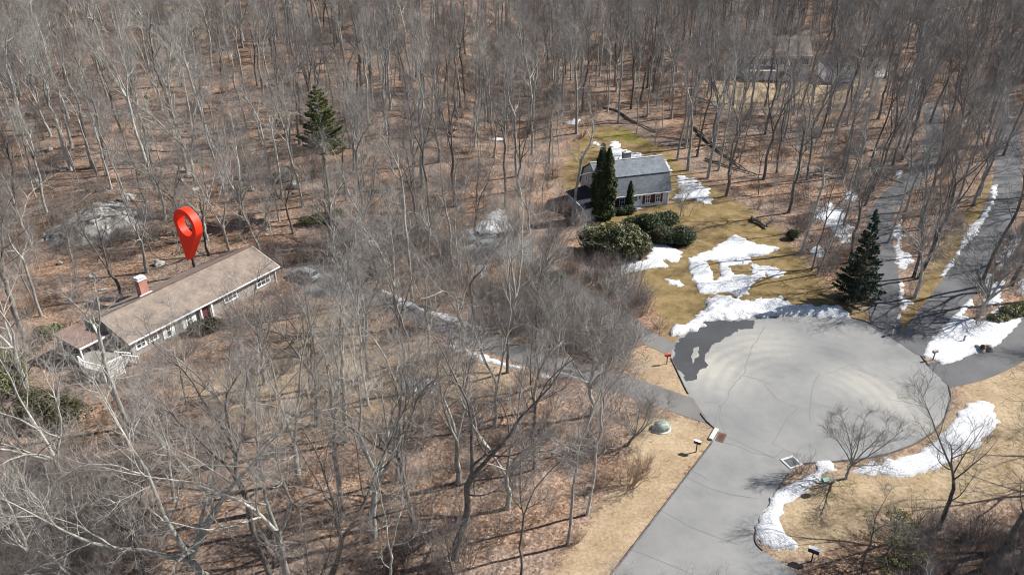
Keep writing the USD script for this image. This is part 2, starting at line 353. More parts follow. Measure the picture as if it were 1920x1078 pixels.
asphalt('asphalt_worn', (0.178, 0.176, 0.171), (0.23, 0.222, 0.203), ((1335, 690, 9.0, SANDY, 0.85), (1420, 645, 8.0, SANDY, 0.6), (1620, 720, 7.5, SANDY, 0.65), (1680, 755, 5.0, SANDY, 0.55), (1560, 660, 5.0, (0.125, 0.125, 0.124), 0.75), (1600, 640, 6.0, (0.145, 0.144, 0.142), 0.6),
        (1390, 800, 5.0, (0.14, 0.139, 0.137), 0.6), (1290, 985, 5.0, (0.145, 0.143, 0.141), 0.6), (1480, 780, 6.5, (0.15, 0.149, 0.146), 0.5), (1750, 800, 4.0, SANDY, 0.5)), (CUL[0] - 1, CUL[1] - 4))
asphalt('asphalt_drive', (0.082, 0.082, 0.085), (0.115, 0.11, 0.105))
asphalt('asphalt_wet', (0.040, 0.041, 0.045), (0.058, 0.058, 0.06))
asphalt('asphalt_grey', (0.13, 0.123, 0.117), (0.18, 0.165, 0.147))
plain('crack_tar', (0.12, 0.119, 0.116), 0.8)
plain('tar_kerb', (0.075, 0.068, 0.062), 0.9, var=0.5, scale=2.0)
mat('snow_look', {'g': ('geometry', {}), 'n': ('noise_texture', {'scale': 1.2, 'detail': 7.0, 'roughness': 0.7}), 'r': ('rgb_ramp', {'ramp': [(0.25, (0.42, 0.425, 0.44)), (0.58, (0.60, 0.61, 0.63))]}),
                  'e': ('attribute', {'attribute': 'thin'}), 'n3': ('noise_texture', {'scale': 3.5, 'detail': 6.0, 'roughness': 0.75}), 'es': ('math', {'math_type': 'multiply_add', 'value2': 1.5, 'value3': -0.62}), 'ea': ('math', {'math_type': 'add', 'use_clamp': True}),
                  'm': ('mix_color', {'b': (0.30, 0.27, 0.235)}), 'v': ('voronoi_texture', {'scale': 2.4}), 'vr': ('rgb_ramp', {'ramp': [(0.0, (1, 1, 1)), (0.10, (1, 1, 1)), (0.13, (0, 0, 0)), (1.0, (0, 0, 0))]}), 'vf': ('math', {'math_type': 'multiply', 'value2': 0.5}), 'm2': ('mix_color', {'b': (0.20, 0.15, 0.11)}),
                  'n2': ('noise_texture', {'scale': 4.0, 'detail': 6.0, 'roughness': 0.65}), 'b': ('bump', {'strength': 1.0, 'distance': 0.2}), 'p': ('principled_bsdf', {'roughness': 0.75, 'specular_ior_level': 0.25})},
    [('g.position', 'n.vector'), ('n.fac', 'r.fac'), ('g.position', 'n3.vector'), ('n3.fac', 'es.value1'), ('es.value', 'ea.value1'), ('e.fac', 'ea.value2'), ('ea.value', 'm.fac'), ('r.color', 'm.a'),
     ('g.position', 'v.vector'), ('v.distance', 'vr.fac'), ('vr.color', 'vf.value1'), ('vf.value', 'm2.fac'), ('m.result', 'm2.a'), ('m2.result', 'p.base_color'), ('g.position', 'n2.vector'), ('n2.fac', 'b.height'), ('b.normal', 'p.normal')])

# ------------------------------------------------------------------ plan of the place: zones, paved areas
ROAD_PX = [(1040, 1215), (1145, 1078), (1240, 954), (1335, 828), (1346, 812), (1322, 788), (1300, 757), (1283, 725), (1270, 697), (1258, 670), (1261, 648), (1275, 630), (1302, 610), (1345, 594),
           (1400, 586), (1480, 584), (1560, 590), (1620, 603), (1662, 625), (1694, 645), (1727, 668), (1742, 686), (1768, 708), (1782, 735), (1782, 760), (1772, 785), (1748, 812), (1712, 834), (1668, 850),
           (1620, 860), (1560, 866), (1512, 868), (1492, 872), (1480, 886), (1457, 920), (1443, 947), (1424, 980), (1415, 1002), (1416, 1020), (1430, 1032), (1456, 1048), (1500, 1078), (1640, 1170), (1560, 1215)]
road = gpoly(ROAD_PX)
def strip(px, w):
    pts = [at(*p)[:2] for p in px]
    ls = LineString(pts)
    dense = [ls.interpolate(t, True) for t in np.linspace(0, 1, 40)]
    a = np.array([(q.x, q.y) for q in dense])
    for _ in range(3): a[1:-1] = (a[:-2] + 2 * a[1:-1] + a[2:]) / 4
    return LineString(a).buffer(w / 2, cap_style='flat')
drives = {
    'drive_west': strip([(1680, 655), (1656, 622), (1656, 577), (1660, 542), (1660, 505), (1650, 460), (1646, 419), (1655, 395), (1672, 370), (1700, 345), (1738, 313), (1750, 278), (1752, 245), (1745, 200)], 3.6),
    'drive_east': strip([(1710, 662), (1727, 630), (1760, 593), (1796, 542), (1830, 486), (1870, 405), (1889, 348), (1893, 295), (1892, 250), (1888, 200), (1875, 160)], 4.5),
    'drive_right': strip([(1752, 705), (1810, 693), (1865, 670), (1925, 632), (1990, 580)], 4.6),
    'ranch_drive': strip([(1330, 775), (1270, 757), (1190, 727), (1100, 700), (1000, 672), (900, 636), (820, 606), (740, 572), (660, 535), (590, 515)], 3.5),
    'garage_drive': strip([(1262, 655), (1225, 640), (1170, 605), (1110, 565), (1050, 525), (980, 480), (900, 465)], 2.9),
}
drives['garage_drive'] = unary_union([drives['garage_drive'], gpoly([(868, 466), (930, 442), (1000, 446), (1000, 480), (900, 494)])])
drives['ranch_drive'] = unary_union([drives['ranch_drive'], gpoly([(530, 520), (580, 490), (690, 520), (680, 560), (590, 560)])])
for k in drives: drives[k] = drives[k].difference(road.buffer(-0.3)).buffer(0)
drives['drive_east'] = drives['drive_east'].difference(drives['drive_west'].buffer(0.02))
drives['drive_right'] = drives['drive_right'].difference(drives['drive_east'].buffer(0.02))
Z3 = lambda p: zpts(1200, 480, 720 / 1848, p)
Z2 = lambda p: zpts(960, 220, 540 / 1819, p)
Z1 = lambda p: zpts(1060, 250, 280 / 1776, p)
Z5 = lambda p: zpts(1700, 560, 220 / 1482, p)
ZD = lambda p: zpts(1500, 260, 420 / 1191, p)
ZC = lambda p: zpts(840, 380, 280 / 1677, p)
ZM = lambda p: zpts(640, 360, 640 / 1816, p)
lawn = unary_union([gpoly([(1050, 330), (1080, 268), (1110, 243), (1160, 236), (1215, 262), (1262, 288), (1300, 330), (1400, 388), (1455, 430), (1500, 480), (1560, 545), (1640, 600), (1660, 625), (1400, 640), (1250, 640), (1222, 560), (1180, 500), (1100, 470), (1085, 400)]),
                    gpoly([(1660, 636), (1720, 540), (1775, 450), (1830, 370), (1850, 330), (1862, 340), (1845, 400), (1790, 500), (1740, 580), (1690, 650)]),
                    ])
farlawn = gpoly([(1330, 152), (1640, 146), (1660, 178), (1560, 196), (1350, 206), (1320, 180)])
lawn2 = gpoly([(1440, 1060), (1440, 960), (1500, 900), (1600, 870), (1720, 845), (1790, 760), (1800, 715), (1920, 650), (2050, 600), (2050, 900), (1900, 930), (1760, 960), (1650, 990), (1540, 1040)])
dry = unary_union([gpoly([(1020, 1110), (1090, 1000), (1150, 925), (1185, 850), (1180, 780), (1290, 785), (1345, 815), (1335, 828), (1145, 1078), (1090, 1160)]),
                   gpoly([(1190, 655), (1250, 655), (1285, 725), (1305, 760), (1270, 752), (1200, 725)]),
                   gpoly([(1722, 672), (1860, 640), (1925, 560), (1925, 640), (1850, 690), (1770, 702), (1740, 690)])])
ranchlawn = gpoly([(330, 720), (480, 640), (600, 570), (720, 610), (820, 640), (1000, 690), (990, 740), (840, 760), (720, 800), (560, 830), (400, 800)])
painted_shade_soil = unary_union([gpoly([(330, 450), (520, 440), (640, 500), (590, 520), (520, 490), (470, 460)]), gpoly([(1110, 440), (1270, 420), (1310, 460), (1200, 500)]), gpoly([(1560, 470), (1650, 470), (1650, 570), (1560, 570)]),
                          gpoly([(1660, 1000), (1930, 960), (1930, 1120), (1550, 1120)])])  # dark soil tone that also paints in the shade under shrubs and trees
bed = gpoly([(1285, 425), (1330, 405), (1350, 420), (1325, 450), (1290, 450)])

def sdist(poly, X, Y):
    p = shapely.points(X, Y)
    shapely.prepare(poly)
    d = shapely.distance(poly.boundary, p)
    return np.where(shapely.contains(poly, p), d, -d)

def axis(lo, hi, fine_lo, fine_hi, step, grow=1.25):
    a = list(np.arange(fine_lo, fine_hi + 1e-6, step))
    s, v = step, a[-1]
    while v < hi: s *= grow; v += s; a.append(v)
    s, v, b = step, a[0], []
    while v > lo: s *= grow; v -= s; b.append(v)
    return np.array(b[::-1] + a)

def make_ground():
    xs = axis(-1500, 1500, -95, 105, 0.6, 1.18); ys = np.concatenate([axis(-400, 30, 30, 140, 0.5, 1.3)[:-1], axis(139, 2200, 140, 240, 1.0, 1.15)])
    ys = np.unique(np.round(ys[(ys >= -420)], 3))
    X, Y = np.meshgrid(xs, ys)
    Zz = H(X, Y)
    nx, ny = len(xs), len(ys)
    i, j = np.meshgrid(np.arange(ny - 1), np.arange(nx - 1), indexing='ij')
    a = i * nx + j
    F = np.concatenate([np.stack([a, a + 1, a + nx + 1], -1).reshape(-1, 3), np.stack([a, a + nx + 1, a + nx], -1).reshape(-1, 3)])
    V = np.stack([X.ravel(), Y.ravel(), Zz.ravel()], -1)
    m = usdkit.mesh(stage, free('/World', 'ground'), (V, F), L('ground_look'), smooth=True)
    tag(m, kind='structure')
    near = (V[:, 1] > 20) & (V[:, 1] < 260) & (np.abs(V[:, 0]) < 190)
    api = UsdGeom.PrimvarsAPI(m)
    def mask(name, polys):
        val = np.zeros(len(V))
        for poly, soft, top in polys:
            d = sdist(poly, V[near, 0], V[near, 1])
            val[near] = np.maximum(val[near], top * np.clip(0.5 + d / soft, 0, 1))
        api.CreatePrimvar(name, Tn.FloatArray, 'vertex').Set(Vt.FloatArray.FromNumpy(val.astype(np.float32)))
    mask('lawn', [(lawn, 3.5, 1.05)])
    mask('dry', [(dry, 3.0, 1.05), (lawn2, 3.5, 0.95), (ranchlawn, 9.0, 0.72), (farlawn, 8.0, 0.9)])
    mask('moss', [(lawn, 4.0, 0.26), (lawn2, 3.0, 0.30), (gpoly([(1110, 255), (1180, 240), (1240, 280), (1180, 270)]), 3.0, 0.7)])
    mask('soil', [(painted_shade_soil, 4.0, 0.8), (bed, 1.5, 0.5)])  # painted shade zones darken the ground colour, plus the planting bed
make_ground()

def sheet(poly, dz, maxseg=2.5):
    """A paved polygon draped over the ground dz above it."""
    parts = []
    minx, miny, maxx, maxy = poly.bounds
    for gx in np.arange(minx, maxx, maxseg):
        cell = poly.intersection(sbox(gx, miny, gx + maxseg, maxy))
        if cell.is_empty: continue
        for gy in np.arange(miny, maxy, maxseg):
            c = cell.intersection(sbox(gx, gy, gx + maxseg, gy + maxseg))
            for q in getattr(c, 'geoms', [c]):
                if q.geom_type == 'Polygon' and q.area > 1e-3:
                    v, f = trimesh.creation.triangulate_polygon(q, engine='earcut')
                    parts.append((np.asarray(v), np.asarray(f)))
    V, F, o = [], [], 0
    for v, f in parts:
        V.append(v); F.append(f + o); o += len(v)
    V = np.vstack(V); F = np.vstack(F)
    Zv = H(V[:, 0], V[:, 1])
    # the ground sheet is faceted: stay above its facets
    V = np.column_stack([V, Zv + dz])
    a, b, c = V[F[:, 0]], V[F[:, 1]], V[F[:, 2]]
    n = np.cross(b - a, c - a)[:, 2]
    F[n < 0] = F[n < 0][:, ::-1]
    return V, F
mesh('road', sheet(road, 0.02, 3.0), 'asphalt_worn', kind='structure', label='worn grey asphalt road ending in a turning circle', smooth=True)
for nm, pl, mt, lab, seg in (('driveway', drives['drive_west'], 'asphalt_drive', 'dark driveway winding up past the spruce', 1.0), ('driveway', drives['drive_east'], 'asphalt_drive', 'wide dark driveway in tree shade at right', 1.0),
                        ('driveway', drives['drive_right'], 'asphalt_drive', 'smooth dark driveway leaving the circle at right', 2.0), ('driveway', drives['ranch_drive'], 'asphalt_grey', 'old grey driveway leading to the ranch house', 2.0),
                        ('driveway', drives['garage_drive'], 'asphalt_grey', 'grey driveway leading to the parked cars', 2.0)):
    mesh(nm, sheet(pl.simplify(0.03), 0.04 if seg == 1.0 else 0.024, seg), mt, kind='structure', label=lab, smooth=True)

def rough_poly(pts_px, amp, scale, seed, step=0.25):
    p = gpoly(pts_px)
    ring = p.exterior.segmentize(step)
    c = np.array(ring.coords)[:-1]
    n = np.stack([meshkit.fbm(np.column_stack([c * scale, np.full(len(c), q)]), 4, seed) - 0.5 for q in (0.3, 7.7)], -1)
    n2 = np.stack([meshkit.fbm(np.column_stack([c * 2.3, np.full(len(c), q)]), 3, seed + 1) - 0.5 for q in (0.3, 7.7)], -1)
    return Polygon(c + n * amp * 2 + n2 * amp * 0.7).buffer(0.12).buffer(-0.12)
wetpoly = rough_poly([(1258, 668), (1263, 648), (1280, 632), (1300, 618), (1330, 602), (1410, 600), (1412, 615), (1388, 618), (1370, 632), (1345, 645), (1330, 665), (1318, 690), (1300, 712), (1285, 716), (1272, 697)], 1.1, 0.42, 5)
dryhole = rough_poly([(1298, 652), (1310, 650), (1308, 668), (1298, 682), (1296, 668)], 0.5, 1.5, 6)
wet = wetpoly.difference(dryhole).intersection(road)
mesh('wet_asphalt', sheet(wet, 0.026, 3.0), 'asphalt_wet', kind='structure', label='dark wet patch of asphalt below the ploughed snow', smooth=True)

def ribbon(px, w, dz, seed=0, amp=0.12):
    pts = np.array([at(*p)[:2] for p in px]); ls = LineString(pts).segmentize(0.35)
    c = np.array(ls.coords)
    n = np.stack([meshkit.fbm(np.column_stack([c * 0.9, np.full(len(c), q + seed)]), 4, 2) - 0.5 for q in (0.3, 7.7)], -1)
    c = c + n * amp * 4
    t = np.gradient(c, axis=0); t /= np.linalg.norm(t, axis=1, keepdims=True); nn = np.column_stack([-t[:, 1], t[:, 0]])
    wv = w * (0.5 + meshkit.fbm(np.column_stack([c * 1.5, np.full(len(c), 3.0)]), 3, 5))[:, None] / 2
    V = np.vstack([c - nn * wv, c + nn * wv]); k = len(c)
    i = np.arange(k - 1)
    F = np.concatenate([np.stack([i, i + 1, i + 1 + k], -1), np.stack([i, i + 1 + k, i + k], -1)])[:, ::-1]
    V = np.column_stack([V, H(V[:, 0], V[:, 1]) + dz])
    a, b, d = V[F[:, 0]], V[F[:, 1]], V[F[:, 2]]
    flip = np.cross(b - a, d - a)[:, 2] < 0
    F[flip] = F[flip][:, ::-1]
    return V, F
ROADP = '/World/road'
CR = [Z3([(600, 340), (530, 460), (495, 575), (430, 640), (420, 690), (390, 715), (380, 780), (395, 820), (420, 870), (520, 915), (640, 970), (690, 935)]),
      Z3([(495, 575), (580, 597), (620, 620)]), Z3([(320, 703), (385, 712)]), Z3([(760, 735), (700, 790), (655, 870), (640, 900), (690, 930), (760, 960)]),
      Z3([(600, 620), (660, 690), (760, 735)]), Z3([(825, 705), (960, 740), (1060, 775)]), Z3([(365, 890), (460, 910), (540, 945), (640, 965)]), Z3([(385, 715), (360, 800), (350, 830)]),
      [(1283, 893), (1330, 915), (1385, 930), (1420, 935)], [(1240, 957), (1290, 985), (1350, 1010), (1385, 1020)], [(1180, 1030), (1240, 1052), (1300, 1078)], Z3([(220, 1030), (290, 1050), (330, 1078)]),
      Z3([(860, 560), (820, 660), (825, 705), (815, 790)]), Z3([(840, 590), (1000, 530), (1200, 600), (1300, 560)])]
for q, c in enumerate(CR):
    mesh('crack', ribbon(c, 0.066 if q < 13 else 0.045, 0.026, q), 'crack_tar', parent=ROADP)

def kerb(px, w=0.22, h=0.11, dz=0.0, step=0.5):
    pts = np.array([at(*p)[:2] for p in px]); c = np.array(LineString(pts).segmentize(step).coords)
    for _ in range(2): c[1:-1] = (c[:-2] + 2 * c[1:-1] + c[2:]) / 4
    t = np.gradient(c, axis=0); t /= np.linalg.norm(t, axis=1, keepdims=True); n = np.column_stack([-t[:, 1], t[:, 0]])
    hh = h * (0.7 + 0.6 * meshkit.fbm(np.column_stack([c * 1.2, c[:, :1] * 0]), 3, 8))
    prof = [(-0.5, -0.03), (-0.32, 0.75), (-0.1, 1.0), (0.2, 0.9), (0.5, -0.03)]
    V = np.stack([np.column_stack([c + n * a * w, H(c[:, 0], c[:, 1]) + dz + hh * b]) for a, b in prof], 1)
    k, s = V.shape[:2]; i, j = np.meshgrid(np.arange(k - 1), np.arange(s - 1), indexing='ij'); a = i * s + j
    F = np.concatenate([np.stack([a, a + s, a + s + 1], -1).reshape(-1, 3), np.stack([a, a + s + 1, a + 1], -1).reshape(-1, 3)])
    return V.reshape(-1, 3), F
for px, lab in (([(1040, 1215), (1145, 1078), (1240, 954), (1336, 828)], 'low asphalt kerb along the straight verge of dry grass'), ([(1343, 806), (1322, 788), (1313, 775)], 'short asphalt kerb beside the concrete inlet'), ([(1290, 738), (1283, 725), (1270, 697), (1258, 672)], 'kerb below the red mailbox'),
                ([(1742, 686), (1733, 676), (1727, 668)], 'kerb at the tip of the snow triangle'), ([(1778, 722), (1784, 745), (1772, 785), (1748, 812), (1712, 834), (1668, 850), (1620, 860), (1560, 866), (1508, 869)], 'curved kerb along the circle below the snow'),
                ([(1478, 889), (1457, 920), (1443, 947), (1424, 980), (1415, 1002), (1416, 1020), (1430, 1032)], 'kerb beside the snow heap corner'), ([(1345, 592), (1400, 584), (1480, 582), (1560, 588), (1620, 601), (1655, 618)], 'kerb under the ploughed snow bank')):
    mesh('kerb', kerb(px), 'tar_kerb', kind='structure', label=lab, smooth=True)

# ------------------------------------------------------------------ snow
def snow(px, h, label, holes=(), rough=0.5, step=0.22, seed=0, lump=0.3, soft=1.2):
    p = gpoly(px)
    minx, miny, maxx, maxy = p.bounds
    if max(maxx - minx, maxy - miny) > 30: step *= 1.3
    xs = np.arange(minx - 0.5, maxx + 0.5, step); ys = np.arange(miny - 0.5, maxy + 0.5, step)
    X, Y = np.meshgrid(xs, ys); sh = X.shape
    d = sdist(p, X.ravel(), Y.ravel())
    for hp in holes: d = np.minimum(d, -sdist(gpoly(hp), X.ravel(), Y.ravel()))
    P = np.column_stack([X.ravel(), Y.ravel(), np.full(X.size, seed * 3.1)])
    d = d + rough * ((meshkit.fbm(P * 1.2, 3, 11) - 0.5) * 3.0 + (meshkit.fbm(P * 0.35, 3, 15) - 0.5) * 1.6 + (meshkit.noise(P * 2.6, 18) - 0.5) * 0.5)
    top = 0.75 * h * (1 - np.exp(-np.maximum(d, 0) / soft)) * (1 + lump * 3 * (meshkit.fbm(P * 0.8, 4, 21) - 0.5)) + 0.035 * np.tanh(d * 8)
    top = np.where(d > 0, np.maximum(top, 0.01), -0.06)
    Zv = H(X.ravel(), Y.ravel()) + 0.03 + top
    ny, nx = sh
    i, j = np.meshgrid(np.arange(ny - 1), np.arange(nx - 1), indexing='ij'); a = (i * nx + j).ravel()
    quad = np.stack([a, a + 1, a + nx + 1, a + nx], -1)
    on = (d[quad] > 0).any(1)
    quad = quad[on]
    F = np.vstack([quad[:, [0, 1, 2]], quad[:, [0, 2, 3]]])
    used, inv = np.unique(F, return_inverse=True)
    # rim vertices slide in towards the edge so that the outline is not stepped
    V = np.column_stack([X.ravel(), Y.ravel(), Zv])
    gy, gx = np.gradient(d.reshape(sh), step)
    g = np.column_stack([gx.ravel(), gy.ravel()]); gl = np.maximum(np.linalg.norm(g, axis=1), 0.3)
    rim = (d < 0)
    V[rim, :2] += (g / gl[:, None] * np.clip(-d / gl, 0, step)[:, None])[rim]
    pr_ = mesh('snow_patch', (V[used], inv.reshape(-1, 3)), 'snow_look', smooth=True, label=label, cat='snow')
    UsdGeom.PrimvarsAPI(pr_).CreatePrimvar('thin', Tn.FloatArray, 'vertex').Set(Vt.FloatArray.FromNumpy(np.clip(0.42 - d[used] * 1.1, 0, 0.5).astype(np.float32)))

SN = [
    (Z3([(115, 375), (165, 320), (210, 335), (300, 265), (325, 215), (380, 190), (420, 190), (480, 212), (600, 205), (680, 198), (720, 240), (850, 245), (960, 240), (1000, 265), (1030, 305), (900, 297), (750, 288), (600, 300), (560, 297), (480, 302), (380, 312), (320, 322), (275, 382), (235, 365), (170, 395)]), 0.75, 'long ploughed snow bank along the top edge of the turning circle', (), 0.45, 0.8),
    ([(1289, 484), (1325, 472), (1355, 455), (1376, 438), (1396, 446), (1414, 456), (1465, 465), (1435, 478), (1405, 481), (1414, 495), (1440, 505), (1440, 520), (1412, 530), (1408, 552), (1385, 560), (1360, 548), (1340, 550), (1310, 550), (1296, 520)], 0.16, 'big snow patch with bare grass holes on the lawn before the grey house', ([(1330, 490), (1344, 488), (1352, 520), (1338, 524)], [(1368, 500), (1408, 492), (1408, 514), (1372, 518)]), 0.5, 0.4),
    ([(1425, 499), (1448, 498), (1472, 510), (1458, 522), (1440, 518)], 0.1, 'small snow patch right of the big lawn patch', (), 0.4, 0.4),
    (Z2([(600, 960), (700, 920), (850, 900), (870, 850), (850, 800), (960, 790), (1050, 840), (1085, 855), (1050, 912), (1000, 920), (960, 900), (970, 940), (850, 960), (760, 970), (690, 1005), (640, 1005)]), 0.16, 'snow patch at the foot of the big round rhododendron', (), 0.5, 0.4),
    (Z2([(965, 1020), (1060, 1028), (1085, 1060), (1040, 1078), (990, 1050)]), 0.1, 'small lone snow patch on the tan lawn', (), 0.4, 0.4),
    (Z1([(520, 110), (600, 96), (665, 130), (660, 180), (710, 200), (740, 240), (900, 230), (930, 270), (820, 300), (600, 330), (560, 320), (530, 200)]), 0.15, 'snow patch behind the grey house near its chimney', (), 0.7, 0.5),
    (Z1([(300, 118), (370, 100), (440, 150), (380, 158)]), 0.08, 'thin snow streak on the back lawn of the grey house', (), 0.5, 0.4),
    (Z1([(1310, 500), (1400, 510), (1520, 540), (1600, 580), (1610, 620), (1700, 660), (1700, 760), (1775, 760), (1760, 845), (1650, 845), (1550, 780), (1400, 800), (1240, 780), (1380, 700), (1350, 640)]), 0.18, 'broad snow patch beside the right end of the grey house', (), 0.7, 0.5),
    (Z1([(1140, 320), (1200, 305), (1225, 400), (1300, 490), (1235, 470), (1180, 390)]), 0.12, 'narrow snow strip hugging the right gable of the grey house', (), 0.6, 0.4),
    (Z5([(165, 715), (300, 500), (450, 400), (480, 330), (560, 240), (660, 150), (740, 60), (810, 10), (860, 110), (760, 150), (700, 220), (900, 245), (1060, 215), (1060, 170), (1200, 85), (1300, 110), (1290, 265), (1480, 225), (1460, 300), (1300, 440), (1200, 560), (1050, 640), (860, 700), (600, 790), (440, 830), (360, 790), (240, 760)]), 0.22, 'smooth snow triangle between the two right driveways', (Z5([(700, 200), (800, 100), (940, 200), (950, 270), (860, 285)]),), 0.3, 0.3),
    ([(1413, 1000), (1425, 975), (1445, 940), (1462, 918), (1500, 895), (1530, 882), (1533, 862), (1560, 862), (1572, 880), (1620, 871), (1680, 858), (1720, 850), (1768, 812), (1790, 775), (1810, 757), (1840, 748), (1867, 760), (1873, 782), (1860, 812), (1830, 838), (1790, 862), (1750, 882), (1700, 897), (1650, 888), (1600, 888), (1560, 884), (1530, 907), (1500, 932), (1472, 947), (1462, 972), (1476, 992), (1500, 1020), (1496, 1034), (1440, 1030), (1420, 1020)], 0.42, 'curved snow bank along the lower rim of the turning circle', (), 0.45, 0.6),
    (ZD([(1012, 255), (1048, 248), (1048, 300), (1032, 350), (992, 425), (962, 475), (905, 545), (855, 612), (822, 665), (797, 685), (770, 725), (738, 758), (758, 715), (793, 650), (848, 570), (888, 500), (918, 450), (968, 408), (1008, 340), (1018, 300)]), 0.16, 'long snow strip along the left edge of the wide driveway', (), 0.4, 0.3),
    (ZD([(60, 400), (150, 340), (220, 375), (240, 440), (280, 460), (285, 515), (270, 560), (220, 555), (180, 520), (150, 490), (90, 425)]), 0.12, 'broken snow patch in the woods left of the spruce', (), 0.9, 0.5),
    (ZD([(240, 290), (305, 280), (302, 318), (260, 345), (235, 322)]), 0.12, 'small snow patch in the woods above the spruce tip', (), 0.6, 0.5),
    (ZD([(45, 590), (100, 565), (135, 590), (110, 628), (70, 615)]), 0.1, 'snow scrap under the trees left of the spruce', (), 0.5, 0.4),
    (ZD([(485, 480), (520, 425), (552, 440), (545, 500), (525, 560), (535, 600), (605, 618), (605, 665), (570, 705), (515, 685), (510, 620), (505, 560), (492, 510)]), 0.14, 'snow strip right of the winding driveway under the trees', (), 0.6, 0.4),
    (ZD([(522, 760), (553, 755), (552, 850), (612, 873), (560, 890), (525, 862)]), 0.14, 'short snow strip at the bend of the winding driveway', (), 0.35, 0.3),
    (ZD([(538, 890), (562, 888), (525, 970), (498, 978)]), 0.12, 'snow sliver at the mouth of the winding driveway', (), 0.3, 0.3),
    (ZD([(1055, 650), (1105, 570), (1150, 505), (1165, 540), (1125, 630), (1085, 705), (1048, 705)]), 0.14, 'snow strip among trunks right of the wide driveway', (), 0.5, 0.4),
    (ZD([(970, 740), (1010, 715), (1025, 760), (1075, 758), (1065, 885), (978, 895), (985, 820)]), 0.14, 'snow patch between two dark trunks above the snow triangle', (), 0.5, 0.4),
    (ZD([(1155, 740), (1240, 745), (1260, 860), (1170, 820)]), 0.14, 'snow patch at the right picture edge above the laurel', (), 0.5, 0.4),
    (ZD([(495, 185), (545, 150), (550, 180), (515, 210)]), 0.1, 'snow scrap up the winding driveway', (), 0.6, 0.3),
    (ZC([(60, 420), (200, 310), (380, 220), (450, 140), (560, 80), (625, 92), (600, 150), (695, 150), (695, 295), (540, 352), (400, 342), (200, 352), (120, 442), (205, 440), (70, 480)]), 0.2, 'snow patch behind the parked sage car', (), 0.5, 0.5),
    (ZC([(310, 800), (360, 695), (430, 705), (415, 835), (340, 855)]), 0.12, 'small snow patch in the woods below the parked cars', (), 0.5, 0.4),
    (ZC([(30, 590), (100, 570), (110, 650), (40, 690)]), 0.1, 'snow scrap left of the parked cars', (), 0.5, 0.4),
    (ZM([(150, 505), (270, 535), (400, 598), (480, 635), (600, 665), (755, 718), (745, 745), (600, 700), (500, 665), (400, 630), (310, 595), (280, 560)]), 0.15, 'long snow strip along the far edge of the ranch driveway', (), 0.4, 0.35),
    (ZM([(525, 805), (620, 815), (720, 855), (800, 885), (980, 935), (980, 950), (870, 935), (700, 885), (600, 855)]), 0.15, 'snow strip along the near edge of the ranch driveway', (), 0.35, 0.35),
    (ZM([(1050, 962), (1100, 968), (1135, 1000), (1080, 990)]), 0.1, 'snow scrap near the mouth of the ranch driveway', (), 0.3, 0.3),
    (ZM([(295, 1065), (330, 985), (400, 965), (505, 1010), (490, 1065), (400, 1085)]), 0.14, 'snow patch on the ranch front lawn among thin trunks', (), 0.6, 0.45),
    (ZM([(320, 740), (360, 735), (375, 755), (340, 760)]), 0.08, 'snow crumb on the ranch lawn', (), 0.3, 0.3),
    ([(1622, 138), (1655, 131), (1668, 140), (1640, 147)], 0.15, 'snow patch right of the far house', (), 1.0, 0.5),
    ([(1700, 150), (1712, 148), (1728, 168), (1716, 172)], 0.12, 'snow scrap beside the far driveway', (), 0.7, 0.5),
    ([(1054, 234), (1062, 228), (1088, 224), (1084, 233)], 0.12, 'snow streak in the woods behind the grey house', (), 0.8, 0.5),
    ([(912, 259), (945, 257), (948, 262), (915, 264)], 0.1, 'thin snow streak deep in the middle woods', (), 0.6, 0.4),
    ([(890, 505), (905, 497), (912, 515), (895, 522)], 0.1, 'snow crumb beside the mossy brush below the cars', (), 0.4, 0.4),
]
for q, (px, h, lab, holes, rough, soft) in enumerate(SN):
    snow(px, h, lab, holes, rough, seed=q, soft=soft)

# ------------------------------------------------------------------ buildings
def panel(poly, o, ax, ay, t=0.12):
    """A flat panel of outline poly (metres along ax, ay from o), thickness t behind it. Returns ((v, f), uv)."""
    poly = poly if isinstance(poly, Polygon) else Polygon(poly)
    v, f = trimesh.creation.triangulate_polygon(poly, engine='earcut'); v = np.asarray(v); f = np.asarray(f)
    o, ax, ay = (np.asarray(q, float) for q in (o, ax, ay))
    nrm = np.cross(ax, ay)
    a, b, c = v[f[:, 0]], v[f[:, 1]], v[f[:, 2]]
    neg = (b[:, 0] - a[:, 0]) * (c[:, 1] - a[:, 1]) - (b[:, 1] - a[:, 1]) * (c[:, 0] - a[:, 0]) < 0
    f[neg] = f[neg][:, ::-1]
    front = o + v[:, :1] * ax + v[:, 1:] * ay
    V = [front, front - nrm * t]; UV = [v, v]; F = [f, f[:, ::-1] + len(v)]; n = 2 * len(v)
    for ring in [poly.exterior, *poly.interiors]:
        r = np.array(ring.coords)
        if (ring.is_ccw) != (ring is poly.exterior): r = r[::-1]
        for p, q in zip(r[:-1], r[1:]):
            P, Q = o + p[0] * ax + p[1] * ay, o + q[0] * ax + q[1] * ay
            V.append(np.array([P, P - nrm * t, Q - nrm * t, Q])); l = np.hypot(*(q - p)); UV.append(np.array([[0, 0], [0, t], [l, t], [l, 0]]))
            F.append(np.array([[0, 1, 2], [0, 2, 3]]) + n); n += 4
    return (np.vstack(V), np.vstack(F)), np.vstack(UV)

def upanel(name, poly, o, ax, ay, material, parent, t=0.12, label=None):
    g, uv = panel(poly, o, ax, ay, t)
    m = usdkit.mesh(stage, free(str(parent.GetPath()), name), g, L(material), uv=uv)
    tag(m, label)
    return m.GetPrim()

